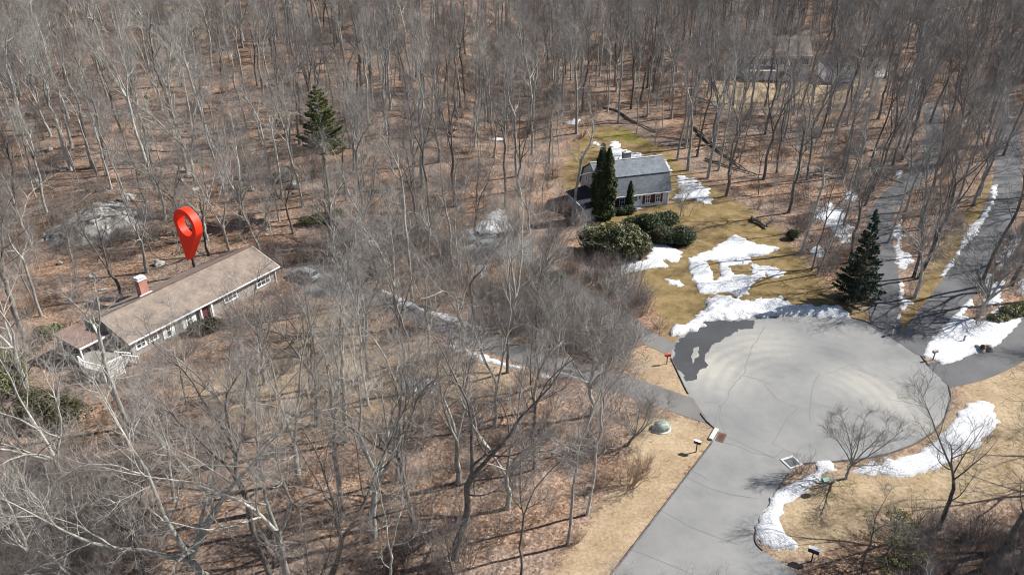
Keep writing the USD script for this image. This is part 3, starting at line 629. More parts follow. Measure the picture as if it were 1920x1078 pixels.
def brick_box(name, c, s, material, parent):
    """A box whose faces carry uv in metres."""
    (x, y, z), (sx, sy, sz) = c, (s[0] / 2, s[1] / 2, s[2] / 2)
    V, F, U = [], [], []
    for o, ax, ay, w, h in (((x - sx, y - sy, z - sz), (1, 0, 0), (0, 0, 1), s[0], s[2]), ((x + sx, y - sy, z - sz), (0, 1, 0), (0, 0, 1), s[1], s[2]),
                            ((x + sx, y + sy, z - sz), (-1, 0, 0), (0, 0, 1), s[0], s[2]), ((x - sx, y + sy, z - sz), (0, -1, 0), (0, 0, 1), s[1], s[2]), ((x - sx, y - sy, z + sz), (1, 0, 0), (0, 1, 0), s[0], s[1])):
        o, ax, ay = map(np.array, (o, ax, ay)); n = len(V) * 4
        V.append(np.array([o, o + ax * w, o + ax * w + ay * h, o + ay * h])); U.append(np.array([[0, 0], [w, 0], [w, h], [0, h]])); F += [[n, n + 1, n + 2], [n, n + 2, n + 3]]
    m = usdkit.mesh(stage, free(str(parent.GetPath()), name), (np.vstack(V), np.array(F)), L(material), uv=np.vstack(U))
    return m.GetPrim()

def window(parent, o, ax, n, x0, x1, z0, z1, cols=2, rows=2, frame='white_paint', fw=0.09, proud=0.05):
    """Window on the wall plane through o along ax (outward n): frame with sill, pane and glazing bars."""
    o, ax, n = (np.asarray(q, float) for q in (o, ax, n)); up = np.array([0, 0, 1.0])
    def bar(a0, a1, b0, b1, d0, d1):
        c = [o + ax * a + up * b + n * d for a in (a0, a1) for b in (b0, b1) for d in (d0, d1)]
        return trimesh.convex.convex_hull(np.array(c))
    fr = cat(bar(x0, x0 + fw, z0, z1, -0.02, proud), bar(x1 - fw, x1, z0, z1, -0.02, proud), bar(x0 + fw, x1 - fw, z1 - fw, z1, -0.02, proud), bar(x0 - 0.05, x1 + 0.05, z0 - 0.05, z0 + fw * 0.7, -0.02, proud + 0.05))
    w = mesh('window', fr, frame, parent)
    mesh('pane', bar(x0 + fw, x1 - fw, z0 + fw * 0.7, z1 - fw, -0.01, 0.012), 'window_glass', w)
    bars = [bar(x0 + (x1 - x0) * k / cols - 0.035, x0 + (x1 - x0) * k / cols + 0.035, z0 + fw * 0.7, z1 - fw, 0.0, proud * 0.8) for k in range(1, cols)]
    bars += [bar(x0 + fw, x1 - fw, z0 + (z1 - z0) * k / rows - 0.03, z0 + (z1 - z0) * k / rows + 0.03, 0.0, proud * 0.7) for k in range(1, rows)]
    if bars: mesh('glazing_bar', cat(*bars), frame, w)
    return w

class Frame:
    """A building's own axes: x along the front, y to the back."""
    def __init__(self, fl, yaw):
        self.o = np.array([fl[0], fl[1], float(H(fl[0], fl[1]))]); self.yaw = yaw
        self.u = np.array([math.cos(yaw), math.sin(yaw), 0]); self.w = np.array([-math.sin(yaw), math.cos(yaw), 0])
    def world(self, a, b, z): return self.o + self.u * a + self.w * b + np.array([0, 0, z])
    def wall(self, px, py, b=0.0, gable=None):
        """Pixel -> (a, z) on the front wall plane y = b, or (b, z) on the gable plane x = gable."""
        d = np.array([(px - 960) / FPX, CP - (py - 539) / FPX * SP, -SP - (py - 539) / FPX * CP]); e = np.array([0, 0, CAM_H])
        n = self.w if gable is None else self.u
        off = b if gable is None else gable
        t = ((self.o + n * off - e) @ n) / (d @ n)
        p = e + t * d - self.o
        return (p @ self.u if gable is None else p @ self.w), p[2]

X_, Y_, Z_ = np.eye(3)
# --- grey gambrel house
GF = Frame((14.75, 117.35), math.radians(17.2))
GL, GD, GE, GB, GR, GBI = 12.9, 8.7, 2.55, 5.35, 7.15, 1.25
g = thing('gambrel_house', 'grey shingled gambrel-roofed house with burgundy shutters behind tall dark evergreens', 'house', GF.o, math.degrees(GF.yaw))
gab = [(0, 0), (GD, 0), (GD, GE), (GD - GBI, GB), (GD / 2, GR), (GBI, GB), (0, GE)]
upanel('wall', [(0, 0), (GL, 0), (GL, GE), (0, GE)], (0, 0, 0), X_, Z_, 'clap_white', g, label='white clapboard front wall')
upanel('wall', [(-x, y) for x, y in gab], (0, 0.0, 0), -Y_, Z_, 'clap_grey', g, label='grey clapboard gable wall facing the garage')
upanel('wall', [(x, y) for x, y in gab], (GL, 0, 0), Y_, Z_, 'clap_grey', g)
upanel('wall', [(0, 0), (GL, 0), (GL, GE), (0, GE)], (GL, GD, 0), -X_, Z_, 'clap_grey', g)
def slope(parent, name, p, q, x0, x1, material, t=0.14, over=0.0):
    """Roof plane between the rake points p (lower) and q (upper), each (y, z)."""
    p, q = np.array(p, float), np.array(q, float); d = q - p; l = np.hypot(*d); d /= l
    ay = np.array([0, d[0], d[1]])
    ax = X_ if d[0] > 0 else -X_
    o = np.array([x0 if d[0] > 0 else x1, p[0], p[1]]) - ay * over
    return upanel(name, [(0, 0), (x1 - x0, 0), (x1 - x0, l + over), (0, l + over)], o, ax, ay, material, parent, t)
k = 0.15
rf = slope(g, 'roof', (-0.32, GE - 0.15), (GBI - k * 0.3, GB + k), -0.3, GL + 0.3, 'shingle_slate')
slope(g, 'roof', (GBI - 0.22, GB + 0.13), (GD / 2, GR + 0.17), -0.3, GL + 0.3, 'shingle_slate')
slope(g, 'roof', (GD - GBI + 0.22, GB + 0.13), (GD / 2, GR + 0.17), -0.3, GL + 0.3, 'shingle_slate')
slope(g, 'roof', (GD + 0.32, GE - 0.15), (GD - GBI + k * 0.3, GB + k), -0.3, GL + 0.3, 'shingle_slate')
mesh('ridge_cap', bx((GL / 2, GD / 2, GR + 0.19), (GL + 0.6, 0.3, 0.06)), 'trim_grey', g)
mesh('gutter', bx((GL / 2, -0.40, GE - 0.18), (GL + 0.6, 0.12, 0.13)), 'white_paint', g)
mesh('soffit', bx((GL / 2, -0.17, GE - 0.30), (GL + 0.5, 0.34, 0.05)), 'white_paint', g)
mesh('corner_board', bx((GL - 0.06, -0.03, GE / 2 - 0.16), (0.14, 0.06, GE - 0.34)), 'white_paint', g)
mesh('downspout', bx((GL - 0.25, -0.09, GE / 2 - 0.2), (0.08, 0.08, GE - 0.5)), 'white_paint', g)
mesh('foundation', bx((GL / 2, GD / 2, -0.15), (GL - 0.1, GD - 0.1, 0.5)), 'concrete', g)
def z1(px, py): return 1060 + px * 280 / 1776, 250 + py * 280 / 1776
def gw(px): return GF.wall(*z1(px, 800))[0]
for x0, x1 in ((533, 580), (642, 706), (947, 1006), (1066, 1124)):
    window(g, (0, 0, 0), X_, -Y_, gw(x0), gw(x1), 0.62, 2.05, 2, 2)
for x0, x1 in ((584, 612), (613, 638), (707, 738), (918, 945), (1007, 1034), (1036, 1064), (1126, 1150)):
    a, b = gw(x0), gw(x1)
    sh = mesh('shutter', bx(((a + b) / 2, -0.045, 1.33), (b - a, 0.05, 1.55)), 'burgundy', g)
    mesh('louvre', cat(*[bx(((a + b) / 2, -0.078, 0.68 + q * 0.13), (b - a - 0.1, 0.014, 0.05)) for q in range(11)]), 'burgundy', sh)
a, b = gw(802), gw(860)
dr = mesh('door', bx(((a + b) / 2, -0.04, 1.10), (b - a, 0.05, 2.1)), 'door_white', g)
mesh('pane', bx(((a + b) / 2, -0.071, 1.62), ((b - a) * 0.7, 0.012, 0.72)), 'window_glass', dr)
mesh('glazing_bar', bx(((a + b) / 2, -0.084, 1.62), ((b - a) * 0.7, 0.014, 0.05)), 'white_paint', dr)
mesh('handle', trimesh.creation.icosphere(1, 0.05).apply_translation((b - 0.12, -0.1, 1.0)), 'dark_iron', dr)
mesh('door_frame', cat(bx((a - 0.07, -0.045, 1.12), (0.12, 0.07, 2.24)), bx((b + 0.07, -0.045, 1.12), (0.12, 0.07, 2.24)), bx(((a + b) / 2, -0.045, 2.2), (b - a + 0.02, 0.07, 0.1))), 'white_paint', g)
mesh('front_step', cat(bx(((a + b) / 2, -0.6, 0.02), (1.9, 1.1, 0.16)), bx(((a + b) / 2, -0.45, 0.13), (1.5, 0.75, 0.08))), 'concrete', g)
lx = gw(880)
mesh('lantern', cat(bx((lx, -0.10, 1.75), (0.14, 0.14, 0.28)), trimesh.creation.cone(0.12, 0.12).apply_translation((lx, -0.1, 1.89)), bx((lx, -0.04, 1.7), (0.06, 0.06, 0.06))), 'black_paint', g)
for px, z in ((256, 4.0), (238, 1.35)):
    y = GF.wall(*z1(px, 520 if z > 2 else 705), gable=0.0)[0]
    window(g, (0, 0, 0), -Y_, -X_, -y - 0.45, -y + 0.45, z - 0.6, z + 0.65, 1, 2)
ch = brick_box('chimney', (8.15 * 0.82, GD / 2 + 0.55, GR + 0.05), (1.35, 0.85, 2.2), 'brick_grey', g)
mesh('chimney_cap', bx((8.15 * 0.82, GD / 2 + 0.55, GR + 1.19), (1.5, 1.0, 0.1)), 'concrete', ch)
mesh('flue', cat(cyl((6.45, GD / 2 + 0.55, GR + 1.2), (6.45, GD / 2 + 0.55, GR + 1.5), 0.16), cyl((6.45, GD / 2 + 0.55, GR + 1.55), (6.45, GD / 2 + 0.55, GR + 1.62), 0.27)), 'white_metal', ch)
mesh('vent_pipe', cyl((5.2, GD / 2 + 0.4, GR - 0.2), (5.2, GD / 2 + 0.4, GR + 0.4), 0.06), 'dark_iron', g)
# garage wing on the left gable: black roof falling to a pale wall
wx0, wx1, wy0, wy1 = -3.6, -0.32, -2.6, 5.6
gar = thing('garage_wing', 'low garage wing with black roof and pale wall at the grey house gable', 'garage', GF.world(0, 0, 0), math.degrees(GF.yaw))
upanel('wall', [(-wy1, -0.6), (-wy0, -0.6), (-wy0, 2.1), (-wy1, 2.1)], (wx0, 0, 0), -Y_, Z_, 'clap_white', gar)
upanel('wall', [(0, -0.6), (wx1 - wx0, -0.6), (wx1 - wx0, 2.75), (0, 2.1)], (wx0 + 0.13, wy0, 0), X_, Z_, 'clap_white', gar)
upanel('wall', [(0, -0.6), (wx1 - wx0, -0.6), (wx1 - wx0, 2.1), (0, 2.75)], (wx1 + 0.13, wy1, 0), -X_, Z_, 'clap_white', gar)
upanel('wall', [(wy0, -0.6), (wy1, -0.6), (wy1, 2.75), (wy0, 2.75)], (wx1, 0, 0), Y_, Z_, 'clap_white', gar)
dd = np.array([wx1 - wx0 + 0.4, 0, 0.75]); ll = np.linalg.norm(dd)
upanel('roof', [(0, 0), (wy1 - wy0 + 0.5, 0), (wy1 - wy0 + 0.5, ll), (0, ll)], (wx0 - 0.35, wy1 + 0.25, 2.06), -Y_, dd / ll, 'shingle_black', gar)
mesh('fascia', bx((wx0 - 0.40, (wy0 + wy1) / 2, 1.98), (0.06, wy1 - wy0 + 0.5, 0.2)), 'white_paint', gar)
for q in range(4):
    y = wy0 + 0.9 + q * 1.9
    window(gar, (wx0, 0, 0), -Y_, -X_, -y - 0.4, -y + 0.4, 1.2, 1.8, 2, 1)

# --- ranch house
RF = Frame((-43.99, 72.72), math.radians(59.5))
RL, RD, RE, RR = 22.3, 8.8, 2.45, 4.15
r = thing('ranch_house', 'long low ranch house with brown shingle roof seen through bare trees', 'house', RF.o, math.degrees(RF.yaw))
gab = [(0, 0), (RD, 0), (RD, RE), (RD / 2, RR), (0, RE)]
upanel('wall', [(0, 0), (RL, 0), (RL, RE), (0, RE)], (0, 0, 0), X_, Z_, 'clap_taupe', r)
upanel('wall', [(-x, y) for x, y in gab], (0, 0, 0), -Y_, Z_, 'clap_taupe', r)
upanel('wall', [(x, y) for x, y in gab], (RL, 0, 0), Y_, Z_, 'clap_taupe', r)
upanel('wall', [(0, 0), (RL, 0), (RL, RE), (0, RE)], (RL, RD, 0), -X_, Z_, 'clap_taupe', r)
slope(r, 'roof', (-0.55, RE - 0.1), (RD / 2, RR + 0.17), -0.4, RL + 0.45, 'shingle_brown')
slope(r, 'roof', (RD + 0.55, RE - 0.1), (RD / 2, RR + 0.17), -0.4, RL + 0.45, 'shingle_brown')
mesh('ridge_cap', bx((RL / 2, RD / 2, RR + 0.18), (RL + 0.85, 0.32, 0.05)), 'shingle_porch', r)
mesh('gutter', bx((RL / 2, -0.64, RE - 0.14), (RL + 0.85, 0.13, 0.13)), 'white_metal', r)
mesh('soffit', bx((RL / 2, -0.29, RE - 0.26), (RL + 0.6, 0.56, 0.04)), 'white_paint', r)
mesh('rake_board', cat(*[bx((RL + 0.47, 0, 0), (0.05, 0, 0)) for _ in range(0)], trimesh.convex.convex_hull(np.array([(RL + 0.46 + d, y, z + e) for d in (0, 0.05) for y, z in ((-0.55, RE - 0.1), (RD / 2, RR + 0.16)) for e in (-0.2, 0.0)]))), 'white_paint', r)
mesh('foundation', bx((RL / 2, RD / 2, -0.2), (RL - 0.1, RD - 0.1, 0.6)), 'concrete', r)
mesh('downspout', bx((RL - 0.1, -0.12, RE / 2 - 0.15), (0.1, 0.1, RE - 0.3)), 'white_paint', r)
def rw(px, py): return RF.wall(px, py)[0]
for x0, x1, y, z0, z1_, cols in ((479, 507, 526, 0.55, 1.9, 3), (419, 446, 560, 0.8, 1.95, 3), (346, 361, 593, 0.3, 2.0, 2), (309, 321, 616, 0.3, 2.0, 1), (276, 296, 627, 0.9, 1.95, 2), (253, 275, 645, 0.8, 1.95, 2)):
    window(r, (0, 0, 0), X_, -Y_, rw(x0, y), rw(x1, y), z0, z1_, cols, 2, fw=0.16)
for px in (374, 396): mesh('porch_post', bx((rw(px, 585), -0.3, 1.05), (0.22, 0.22, 2.1)), 'white_paint', r)
a = rw(385, 588)
dr = mesh('door', bx((a, -0.03, 1.05), (0.95, 0.05, 2.05)), 'burgundy', r, label='dark red front door')
mesh('handle', trimesh.creation.icosphere(1, 0.045).apply_translation((a + 0.36, -0.09, 1.0)), 'dark_iron', dr)
mesh('front_step', bx((a, -0.8, 0.06), (2.4, 1.4, 0.2)), 'brick_red', r)
for px, yy in ((342, 596), (363, 589), (306, 618), (323, 612)):
    mesh('shutter', bx((rw(px, yy), -0.045, 1.15), (0.4, 0.05, 1.7)), 'white_paint', r)
ca = 6.3
ch = brick_box('chimney', (ca, RD / 2 + 0.9, RR + 0.2), (1.08, 0.85, 3.6), 'brick_red', r)
mesh('chimney_cap', cat(bx((ca, RD / 2 + 0.9, RR + 2.04), (1.25, 1.02, 0.09)), bx((ca, RD / 2 + 0.9, RR + 2.33), (1.05, 0.85, 0.06)), *[bx((ca + sx, RD / 2 + 0.9 + sy, RR + 2.19), (0.12, 0.12, 0.22)) for sx in (-0.4, 0.4) for sy in (-0.3, 0.3)]), 'white_metal', ch)
mesh('flashing', bx((ca, RD / 2 + 0.40, RR - 0.02), (1.7, 0.12, 0.42)), 'white_metal', ch)
# screened porch with its own lower roof, and the white deck
def lp(px, py, z):
    q = at(px, py, z) - RF.o
    return np.array([q @ RF.u, q @ RF.w, z])
po = thing('screened_porch', 'screened porch with low brown roof at the left end of the ranch house', 'porch', RF.o, math.degrees(RF.yaw))
A, B, C, D = lp(100, 638, 3.1), lp(148, 653, 2.75), lp(192, 630, 2.75), lp(145, 606, 3.1)
C2 = np.array([-0.42, C[1], 2.75]); D2 = np.array([-0.42, D[1], 3.1])
x0, x1, y0, y1 = B[0], -0.42, min(B[1], C[1]), max(A[1], D[1])
up_ = np.array([0, y1 - y0, 0.45]); lu = np.linalg.norm(up_)
upanel('roof', [(0, 0), (x1 - x0, 0), (x1 - x0, lu), (0, lu)], (x0, y0, 2.72), X_, up_ / lu, 'shingle_porch', po)
mesh('fascia', bx(((x0 + x1) / 2, y0 - 0.03, 2.60), (x1 - x0, 0.06, 0.22)), 'white_paint', po)
mesh('side_fascia', trimesh.convex.convex_hull(np.array([(x0 - 0.05 + d, y, z + e) for d in (0, 0.045) for y, z in ((y0, 2.72), (y1, 3.17)) for e in (-0.22, 0)])), 'grey_wood', po)
for a, b in ((x0 + 0.15, y0 + 0.15), (x0 + 0.15, (y0 + y1) / 2), (x0 + 0.15, y1 - 0.2), (x1 - 0.3, y0 + 0.15)):
    mesh('post', bx((a, b, 1.25), (0.14, 0.14, 2.5)), 'white_paint', po)
mesh('floor', bx(((x0 + x1) / 2, (y0 + y1) / 2, 1.1), (x1 - x0 - 0.1, y1 - y0 - 0.1, 0.16)), 'grey_wood', po)
plain('screen_mesh', (0.03, 0.032, 0.035), 0.9)
mesh('screen', bx((x0 + 0.25, (y0 + y1) / 2, 1.9), (0.02, y1 - y0 - 0.6, 1.4)), 'screen_mesh', po)
mesh('skirt', bx((x0 + 0.2, (y0 + y1) / 2, 0.5), (0.05, y1 - y0 - 0.5, 1.0)), 'grey_wood', po)
dk = thing('wooden_deck', 'white railed wooden deck with lattice skirt at the ranch house corner', 'deck', RF.o, math.degrees(RF.yaw))
R0, R1, R2, R3 = lp(146, 668, 2.2), lp(155, 677, 2.2), lp(190, 686, 2.2), lp(226, 668, 2.2)
hz = [R0, R1, R2, R3]
deckpoly = Polygon([(p[0], p[1]) for p in hz] + [(R3[0] + 0.3, -0.7), (x1, y0 - 0.12), (R0[0], y0 - 0.12)]).convex_hull
for q, sx in enumerate(np.arange(deckpoly.bounds[0], deckpoly.bounds[2], 0.16)):
    c = deckpoly.intersection(sbox(sx, -30, sx + 0.145, 30))
    if c.geom_type == 'Polygon' and c.area > 0.02:
        mesh('floor_board', trimesh.creation.extrude_polygon(c, 0.05, engine='earcut').apply_translation((0, 0, 1.22)), 'grey_wood', dk)
for p, q in ((R0, R1), (R1, R2), (R2, R3)):
    d = q - p; l = np.linalg.norm(d[:2]); an = math.atan2(d[1], d[0]); mid = (p + q) / 2
    mesh('hand_rail', cat(bx((mid[0], mid[1], 2.2), (l + 0.1, 0.14, 0.07), 0).apply_transform(np.eye(4)) if False else trimesh.creation.box((l + 0.1, 0.14, 0.07)).apply_transform(trimesh.transformations.compose_matrix(angles=(0, 0, an), translate=(mid[0], mid[1], 2.2))),
         trimesh.creation.box((l, 0.08, 0.07)).apply_transform(trimesh.transformations.compose_matrix(angles=(0, 0, an), translate=(mid[0], mid[1], 1.38)))), 'white_paint', dk)
    nb = max(2, int(l / 0.16))
    for k in range(nb + 1):
        e = p + d * k / nb; post = k in (0, nb)
        mesh('rail_post' if post else 'baluster', bx((e[0], e[1], 1.1 if post else 1.78), (0.12 if post else 0.05, 0.12 if post else 0.05, 2.2 if post else 0.76)), 'white_paint', dk)
    # lattice below the floor
    sl = []
    nl = int(l / 0.22)
    for k in range(-5, nl + 1):
        for sgn in (-1, 1):
            s0, s1 = max(0, k * 0.22), min(l, k * 0.22 + 1.1)
            if s1 - s0 < 0.1: continue
            z0 = 0.08 + (s0 - k * 0.22); z1_ = 0.08 + (s1 - k * 0.22)
            if sgn < 0: z0, z1_ = 1.26 - z0, 1.26 - z1_
            e0, e1 = p + d / l * s0, p + d / l * s1
            sl.append(cyl((e0[0], e0[1], z0), (e1[0], e1[1], z1_), 0.028, 4))
    mesh('lattice', cat(*sl), 'white_paint', dk)
st = thing('deck_steps', 'short wooden steps with white rails beside the lattice deck', 'steps', RF.o, math.degrees(RF.yaw))
for k in range(5):
    mesh('step', bx((R3[0] + 0.55 + k * 0.30, R3[1] + 0.9, 1.1 - k * 0.22), (0.32, 1.3, 0.06)), 'grey_wood', st)
for yy in (0.22, 1.58):
    s0, s1 = np.array([R3[0] + 0.3, R3[1] + yy, 2.15]), np.array([R3[0] + 2.0, R3[1] + yy, 1.0])
    mesh('hand_rail', cyl(s0, s1, 0.06, 6), 'white_paint', st)
    for k in range(6):
        e = s0 + (s1 - s0) * k / 5
        mesh('baluster', cyl((e[0], e[1], e[2] - 1.0), (e[0], e[1], e[2]), 0.03, 5), 'white_paint', st)

# --- far two-storey house and its garage
p0, p1 = at(1398, 149), at(1512, 152)
FF = Frame(p0[:2], math.atan2(p1[1] - p0[1], p1[0] - p0[0]))
FL_ = float(np.linalg.norm((p1 - p0)[:2])); FE, FRr, FD = 6.4, 10.4, 9.0
f = thing('colonial_house', 'pale two-storey house with dark shutters far behind the trees', 'house', FF.o, math.degrees(FF.yaw))
gab = [(0, -1), (FD, -1), (FD, FE), (FD / 2, FRr), (0, FE)]
upanel('wall', [(0, -1), (FL_, -1), (FL_, FE), (0, FE)], (0, 0, 0), X_, Z_, 'clap_mauve', f)
upanel('wall', [(-x, y) for x, y in gab], (0, 0, 0), -Y_, Z_, 'clap_mauve', f)
upanel('wall', gab, (FL_, 0, 0), Y_, Z_, 'clap_mauve', f)
upanel('wall', [(0, -1), (FL_, -1), (FL_, FE), (0, FE)], (FL_, FD, 0), -X_, Z_, 'clap_mauve', f)
slope(f, 'roof', (-0.5, FE - 0.1), (FD / 2, FRr + 0.15), -0.4, FL_ + 0.4, 'shingle_brown')
slope(f, 'roof', (FD + 0.5, FE - 0.1), (FD / 2, FRr + 0.15), -0.4, FL_ + 0.4, 'shingle_brown')
mesh('gutter', bx((FL_ / 2, -0.58, FE - 0.15), (FL_ + 0.8, 0.14, 0.16)), 'white_paint', f)
for q in range(6):
    x = 1.3 + q * (FL_ - 2.6) / 5
    window(f, (0, 0, 0), X_, -Y_, x - 0.5, x + 0.5, 3.9, 5.5, 2, 2)
    for s in (-0.72, 0.72): mesh('shutter', bx((x + s, -0.04, 4.7), (0.38, 0.05, 1.65)), 'black_paint', f)
for q in (0, 1, 3.6, 4.5):
    x = 1.3 + q * (FL_ - 2.6) / 5
    window(f, (0, 0, 0), X_, -Y_, x - 0.6, x + 0.6, 0.7, 2.4, 3, 2)
up_ = np.array([0, 2.4, 0.9]); lu = np.linalg.norm(up_)
upanel('porch_roof', [(0, 0), (FL_ * 0.42, 0), (FL_ * 0.42, lu), (0, lu)], (0.2, -2.43, 2.6), X_, up_ / lu, 'clap_grey', f)
for q in range(4): mesh('porch_post', bx((0.5 + q * (FL_ * 0.42 - 0.6) / 3, -2.2, 0.8), (0.16, 0.16, 3.5)), 'white_paint', f)
dr = mesh('door', bx((FL_ * 0.56, -0.05, 1.0), (1.1, 0.06, 2.1)), 'wood_post', f)
mesh('handle', trimesh.creation.icosphere(1, 0.05).apply_translation((FL_ * 0.56 + 0.4, -0.11, 1.0)), 'dark_iron', dr)
brick_box('chimney', (3.2, FD / 2, FRr + 0.3), (1.3, 0.9, 2.6), 'brick_grey', f)
p0, p1 = at(1546, 154), at(1604, 156)
F2 = Frame(p0[:2], math.atan2(p1[1] - p0[1], p1[0] - p0[0]) + 0.06)
W2 = float(np.linalg.norm((p1 - p0)[:2]))
f2 = thing('gabled_garage', 'pale gabled garage block right of the far two-storey house', 'garage', F2.o, math.degrees(F2.yaw))
gab = [(0, -1), (W2, -1), (W2, 4.3), (W2 / 2, 7.2), (0, 4.3)]
upanel('wall', gab, (0, 0, 0), X_, Z_, 'clap_mauve', f2)
upanel('wall', gab, (W2, 9, 0), -X_, Z_, 'clap_mauve', f2)
upanel('wall', [(0, -1), (9, -1), (9, 4.3), (0, 4.3)], (W2, 0, 0), Y_, Z_, 'clap_mauve', f2)
upanel('wall', [(-9, -1), (0, -1), (0, 4.3), (-9, 4.3)], (0, 0, 0), -Y_, Z_, 'clap_mauve', f2)
for sgn in (0, 1):
    e = np.array([-0.4 if not sgn else W2 + 0.4, -0.4, 4.05]); top = np.array([W2 / 2, -0.4, 7.38]); d = top - e; l = np.linalg.norm(d)
    if sgn: upanel('roof', [(0, 0), (9.8, 0), (9.8, l), (0, l)], e, Y_, d / l, 'shingle_brown', f2)
    else: upanel('roof', [(-9.8, 0), (0, 0), (0, l), (-9.8, l)], e, -Y_, d / l, 'shingle_brown', f2)
for x in (W2 * 0.3, W2 * 0.7): window(f2, (0, 0, 0), X_, -Y_, x - 0.45, x + 0.45, 3.2, 4.5, 2, 2)
window(f2, (0, 0, 0), X_, -Y_, W2 / 2 - 0.6, W2 / 2 + 0.6, 0.6, 2.0, 2, 2)
HOUSES = [Polygon([tuple(F.world(a, b, 0)[:2]) for a, b in c]) for F, c in ((GF, [(-4, -3), (GL + 0.5, -1), (GL + 0.5, GD + 0.5), (-4, GD + 0.5)]), (RF, [(-8, -2), (RL + 0.6, -0.8), (RL + 0.6, RD + 0.8), (-8, RD + 0.8)]),
          (FF, [(-1, -3), (FL_ + 1, -1), (FL_ + 1, FD + 1), (-1, FD + 1)]), (F2, [(-1, -1), (W2 + 1, -1), (W2 + 1, 10), (-1, 10)]))]

# --- the map pin standing at the ranch house ridge
def make_pin():
    """Flat drop-shaped pin with a round hole, tip down, face towards -y; drawn in metres with the tip at the origin."""
    Rr, hc = 2.42, 6.1
    th = math.asin(Rr / hc)
    c = np.array([0, hc])
    arc = [(c[0] + Rr * math.cos(a), c[1] + Rr * math.sin(a)) for a in np.linspace(-th, math.pi + th, 60)]
    shape = Polygon([(0.12, 0.1), *arc, (-0.12, 0.1), (0, 0)]).buffer(0).difference(Point(0, hc).buffer(1.62, 48))
    m = trimesh.creation.extrude_polygon(shape, 1.15, engine='earcut')
    v = m.vertices - [0, 0, 0.575]
    return trimesh.Trimesh(np.column_stack([v[:, 0], -v[:, 2], v[:, 1]]), m.faces, process=False)
tip = at(357, 486, 4.6)
pin = make_pin()
pin.apply_scale(0.9)
pin.apply_transform(trimesh.transformations.rotation_matrix(math.radians(13), [0, 1, 0]))
pin.apply_transform(trimesh.transformations.rotation_matrix(math.radians(-33), [0, 0, 1]))
pin.apply_translation((tip[0], tip[1], tip[2]))
pin.apply_translation(-np.array([tip[0], tip[1], tip[2]]))
mp = mesh('map_pin', pin, 'pin_red', smooth=30, label='bright red map pin with a round hole standing over the ranch house', cat='map pin')
UsdGeom.Xformable(mp).AddTranslateOp().Set(Gf.Vec3d(*map(float, tip)))
# ------------------------------------------------------------------ trees and shrubs: builders
def unit(v): return v / (np.linalg.norm(v, axis=-1, keepdims=True) + 1e-9)

def grow(rng, P, R, n, t0, t1, ang, length, up, k, wig, rfac, rmin, prof=0.0, taper=0.12, along=1.0):
    """n children on each of the polylines P (m, q, 3): returns their polylines (m * n, k, 3), radii (m * n, k) and parent index."""
    m, q, _ = P.shape
    t = t0 + (t1 - t0) * ((np.arange(n)[None, :] + rng.random((m, n))) / n)
    f = t * (q - 1); i = np.minimum(f.astype(int), q - 2); w = (f - i)[..., None]
    ar = np.arange(m)[:, None]
    base = P[ar, i] * (1 - w) + P[ar, i + 1] * w
    tan = unit(P[ar, i + 1] - P[ar, i])
    pr = R[ar, i] * (1 - w[..., 0]) + R[ar, i + 1] * w[..., 0]
    ref = np.where(np.abs(tan[..., 2:]) < 0.9, [[[0, 0, 1.0]]], [[[1.0, 0, 0]]])
    a = unit(np.cross(tan, ref)); b = np.cross(tan, a)
    az = rng.random((m, 1)) * 6.283 + np.arange(n)[None, :] * 2.39996 + rng.normal(0, 0.35, (m, n))
    perp = np.cos(az)[..., None] * a + np.sin(az)[..., None] * b
    an = np.radians(rng.uniform(ang[0], ang[1], (m, n)))[..., None]
    d = unit(np.cos(an) * tan + np.sin(an) * perp)
    ln = length * (1 - prof * (t - t0) / max(t1 - t0, 1e-6)) * rng.uniform(0.65, 1.25, (m, n))
    if along: ln = ln
    N = m * n
    d = d.reshape(N, 3); ln = ln.reshape(N); base = base.reshape(N, 3)
    pts = [base]; step = (ln / (k - 1))[:, None]
    bend = unit(rng.normal(0, 1, (N, 3)))
    for s in range(k - 1):
        d = unit(d + np.array([0, 0, up]) / (k - 1) + wig * (0.5 * bend + rng.normal(0, 1, (N, 3))) / math.sqrt(k - 1))
        pts.append(pts[-1] + d * step)
    C = np.stack(pts, 1)
    r0 = np.maximum(np.minimum(pr.reshape(N) * rfac, pr.reshape(N) * 0.92), rmin)
    rr = r0[:, None] * (1 - (1 - taper) * np.linspace(0, 1, k)[None, :])
    return C, rr, np.repeat(np.arange(m), n)

def flare_trunk(rng, h, r0, k, wander, taper, lean=0.0):
    z = np.linspace(0, 1, k)
    xy = np.cumsum(rng.normal(0, wander, (k, 2)), 0); xy -= xy[0]
    xy += lean * np.outer(z, [math.cos(rng.random() * 6.28), math.sin(rng.random() * 6.28)]) * h
    P = np.column_stack([xy * (z[:, None] ** 0.5), z * h]) - [0, 0, 0]
    R = r0 * (1 - (1 - taper) * z); R[0] *= 1.35
    P[0, 2] = -0.35
    return P[None], R[None]

def tubemesh(sets):
    V, F, o = [], [], 0
    for P, R, s in sets:
        v, f = tubes(P, R, s); V.append(v); F.append(f + o); o += len(v)
    return np.vstack(V), np.vstack(F)

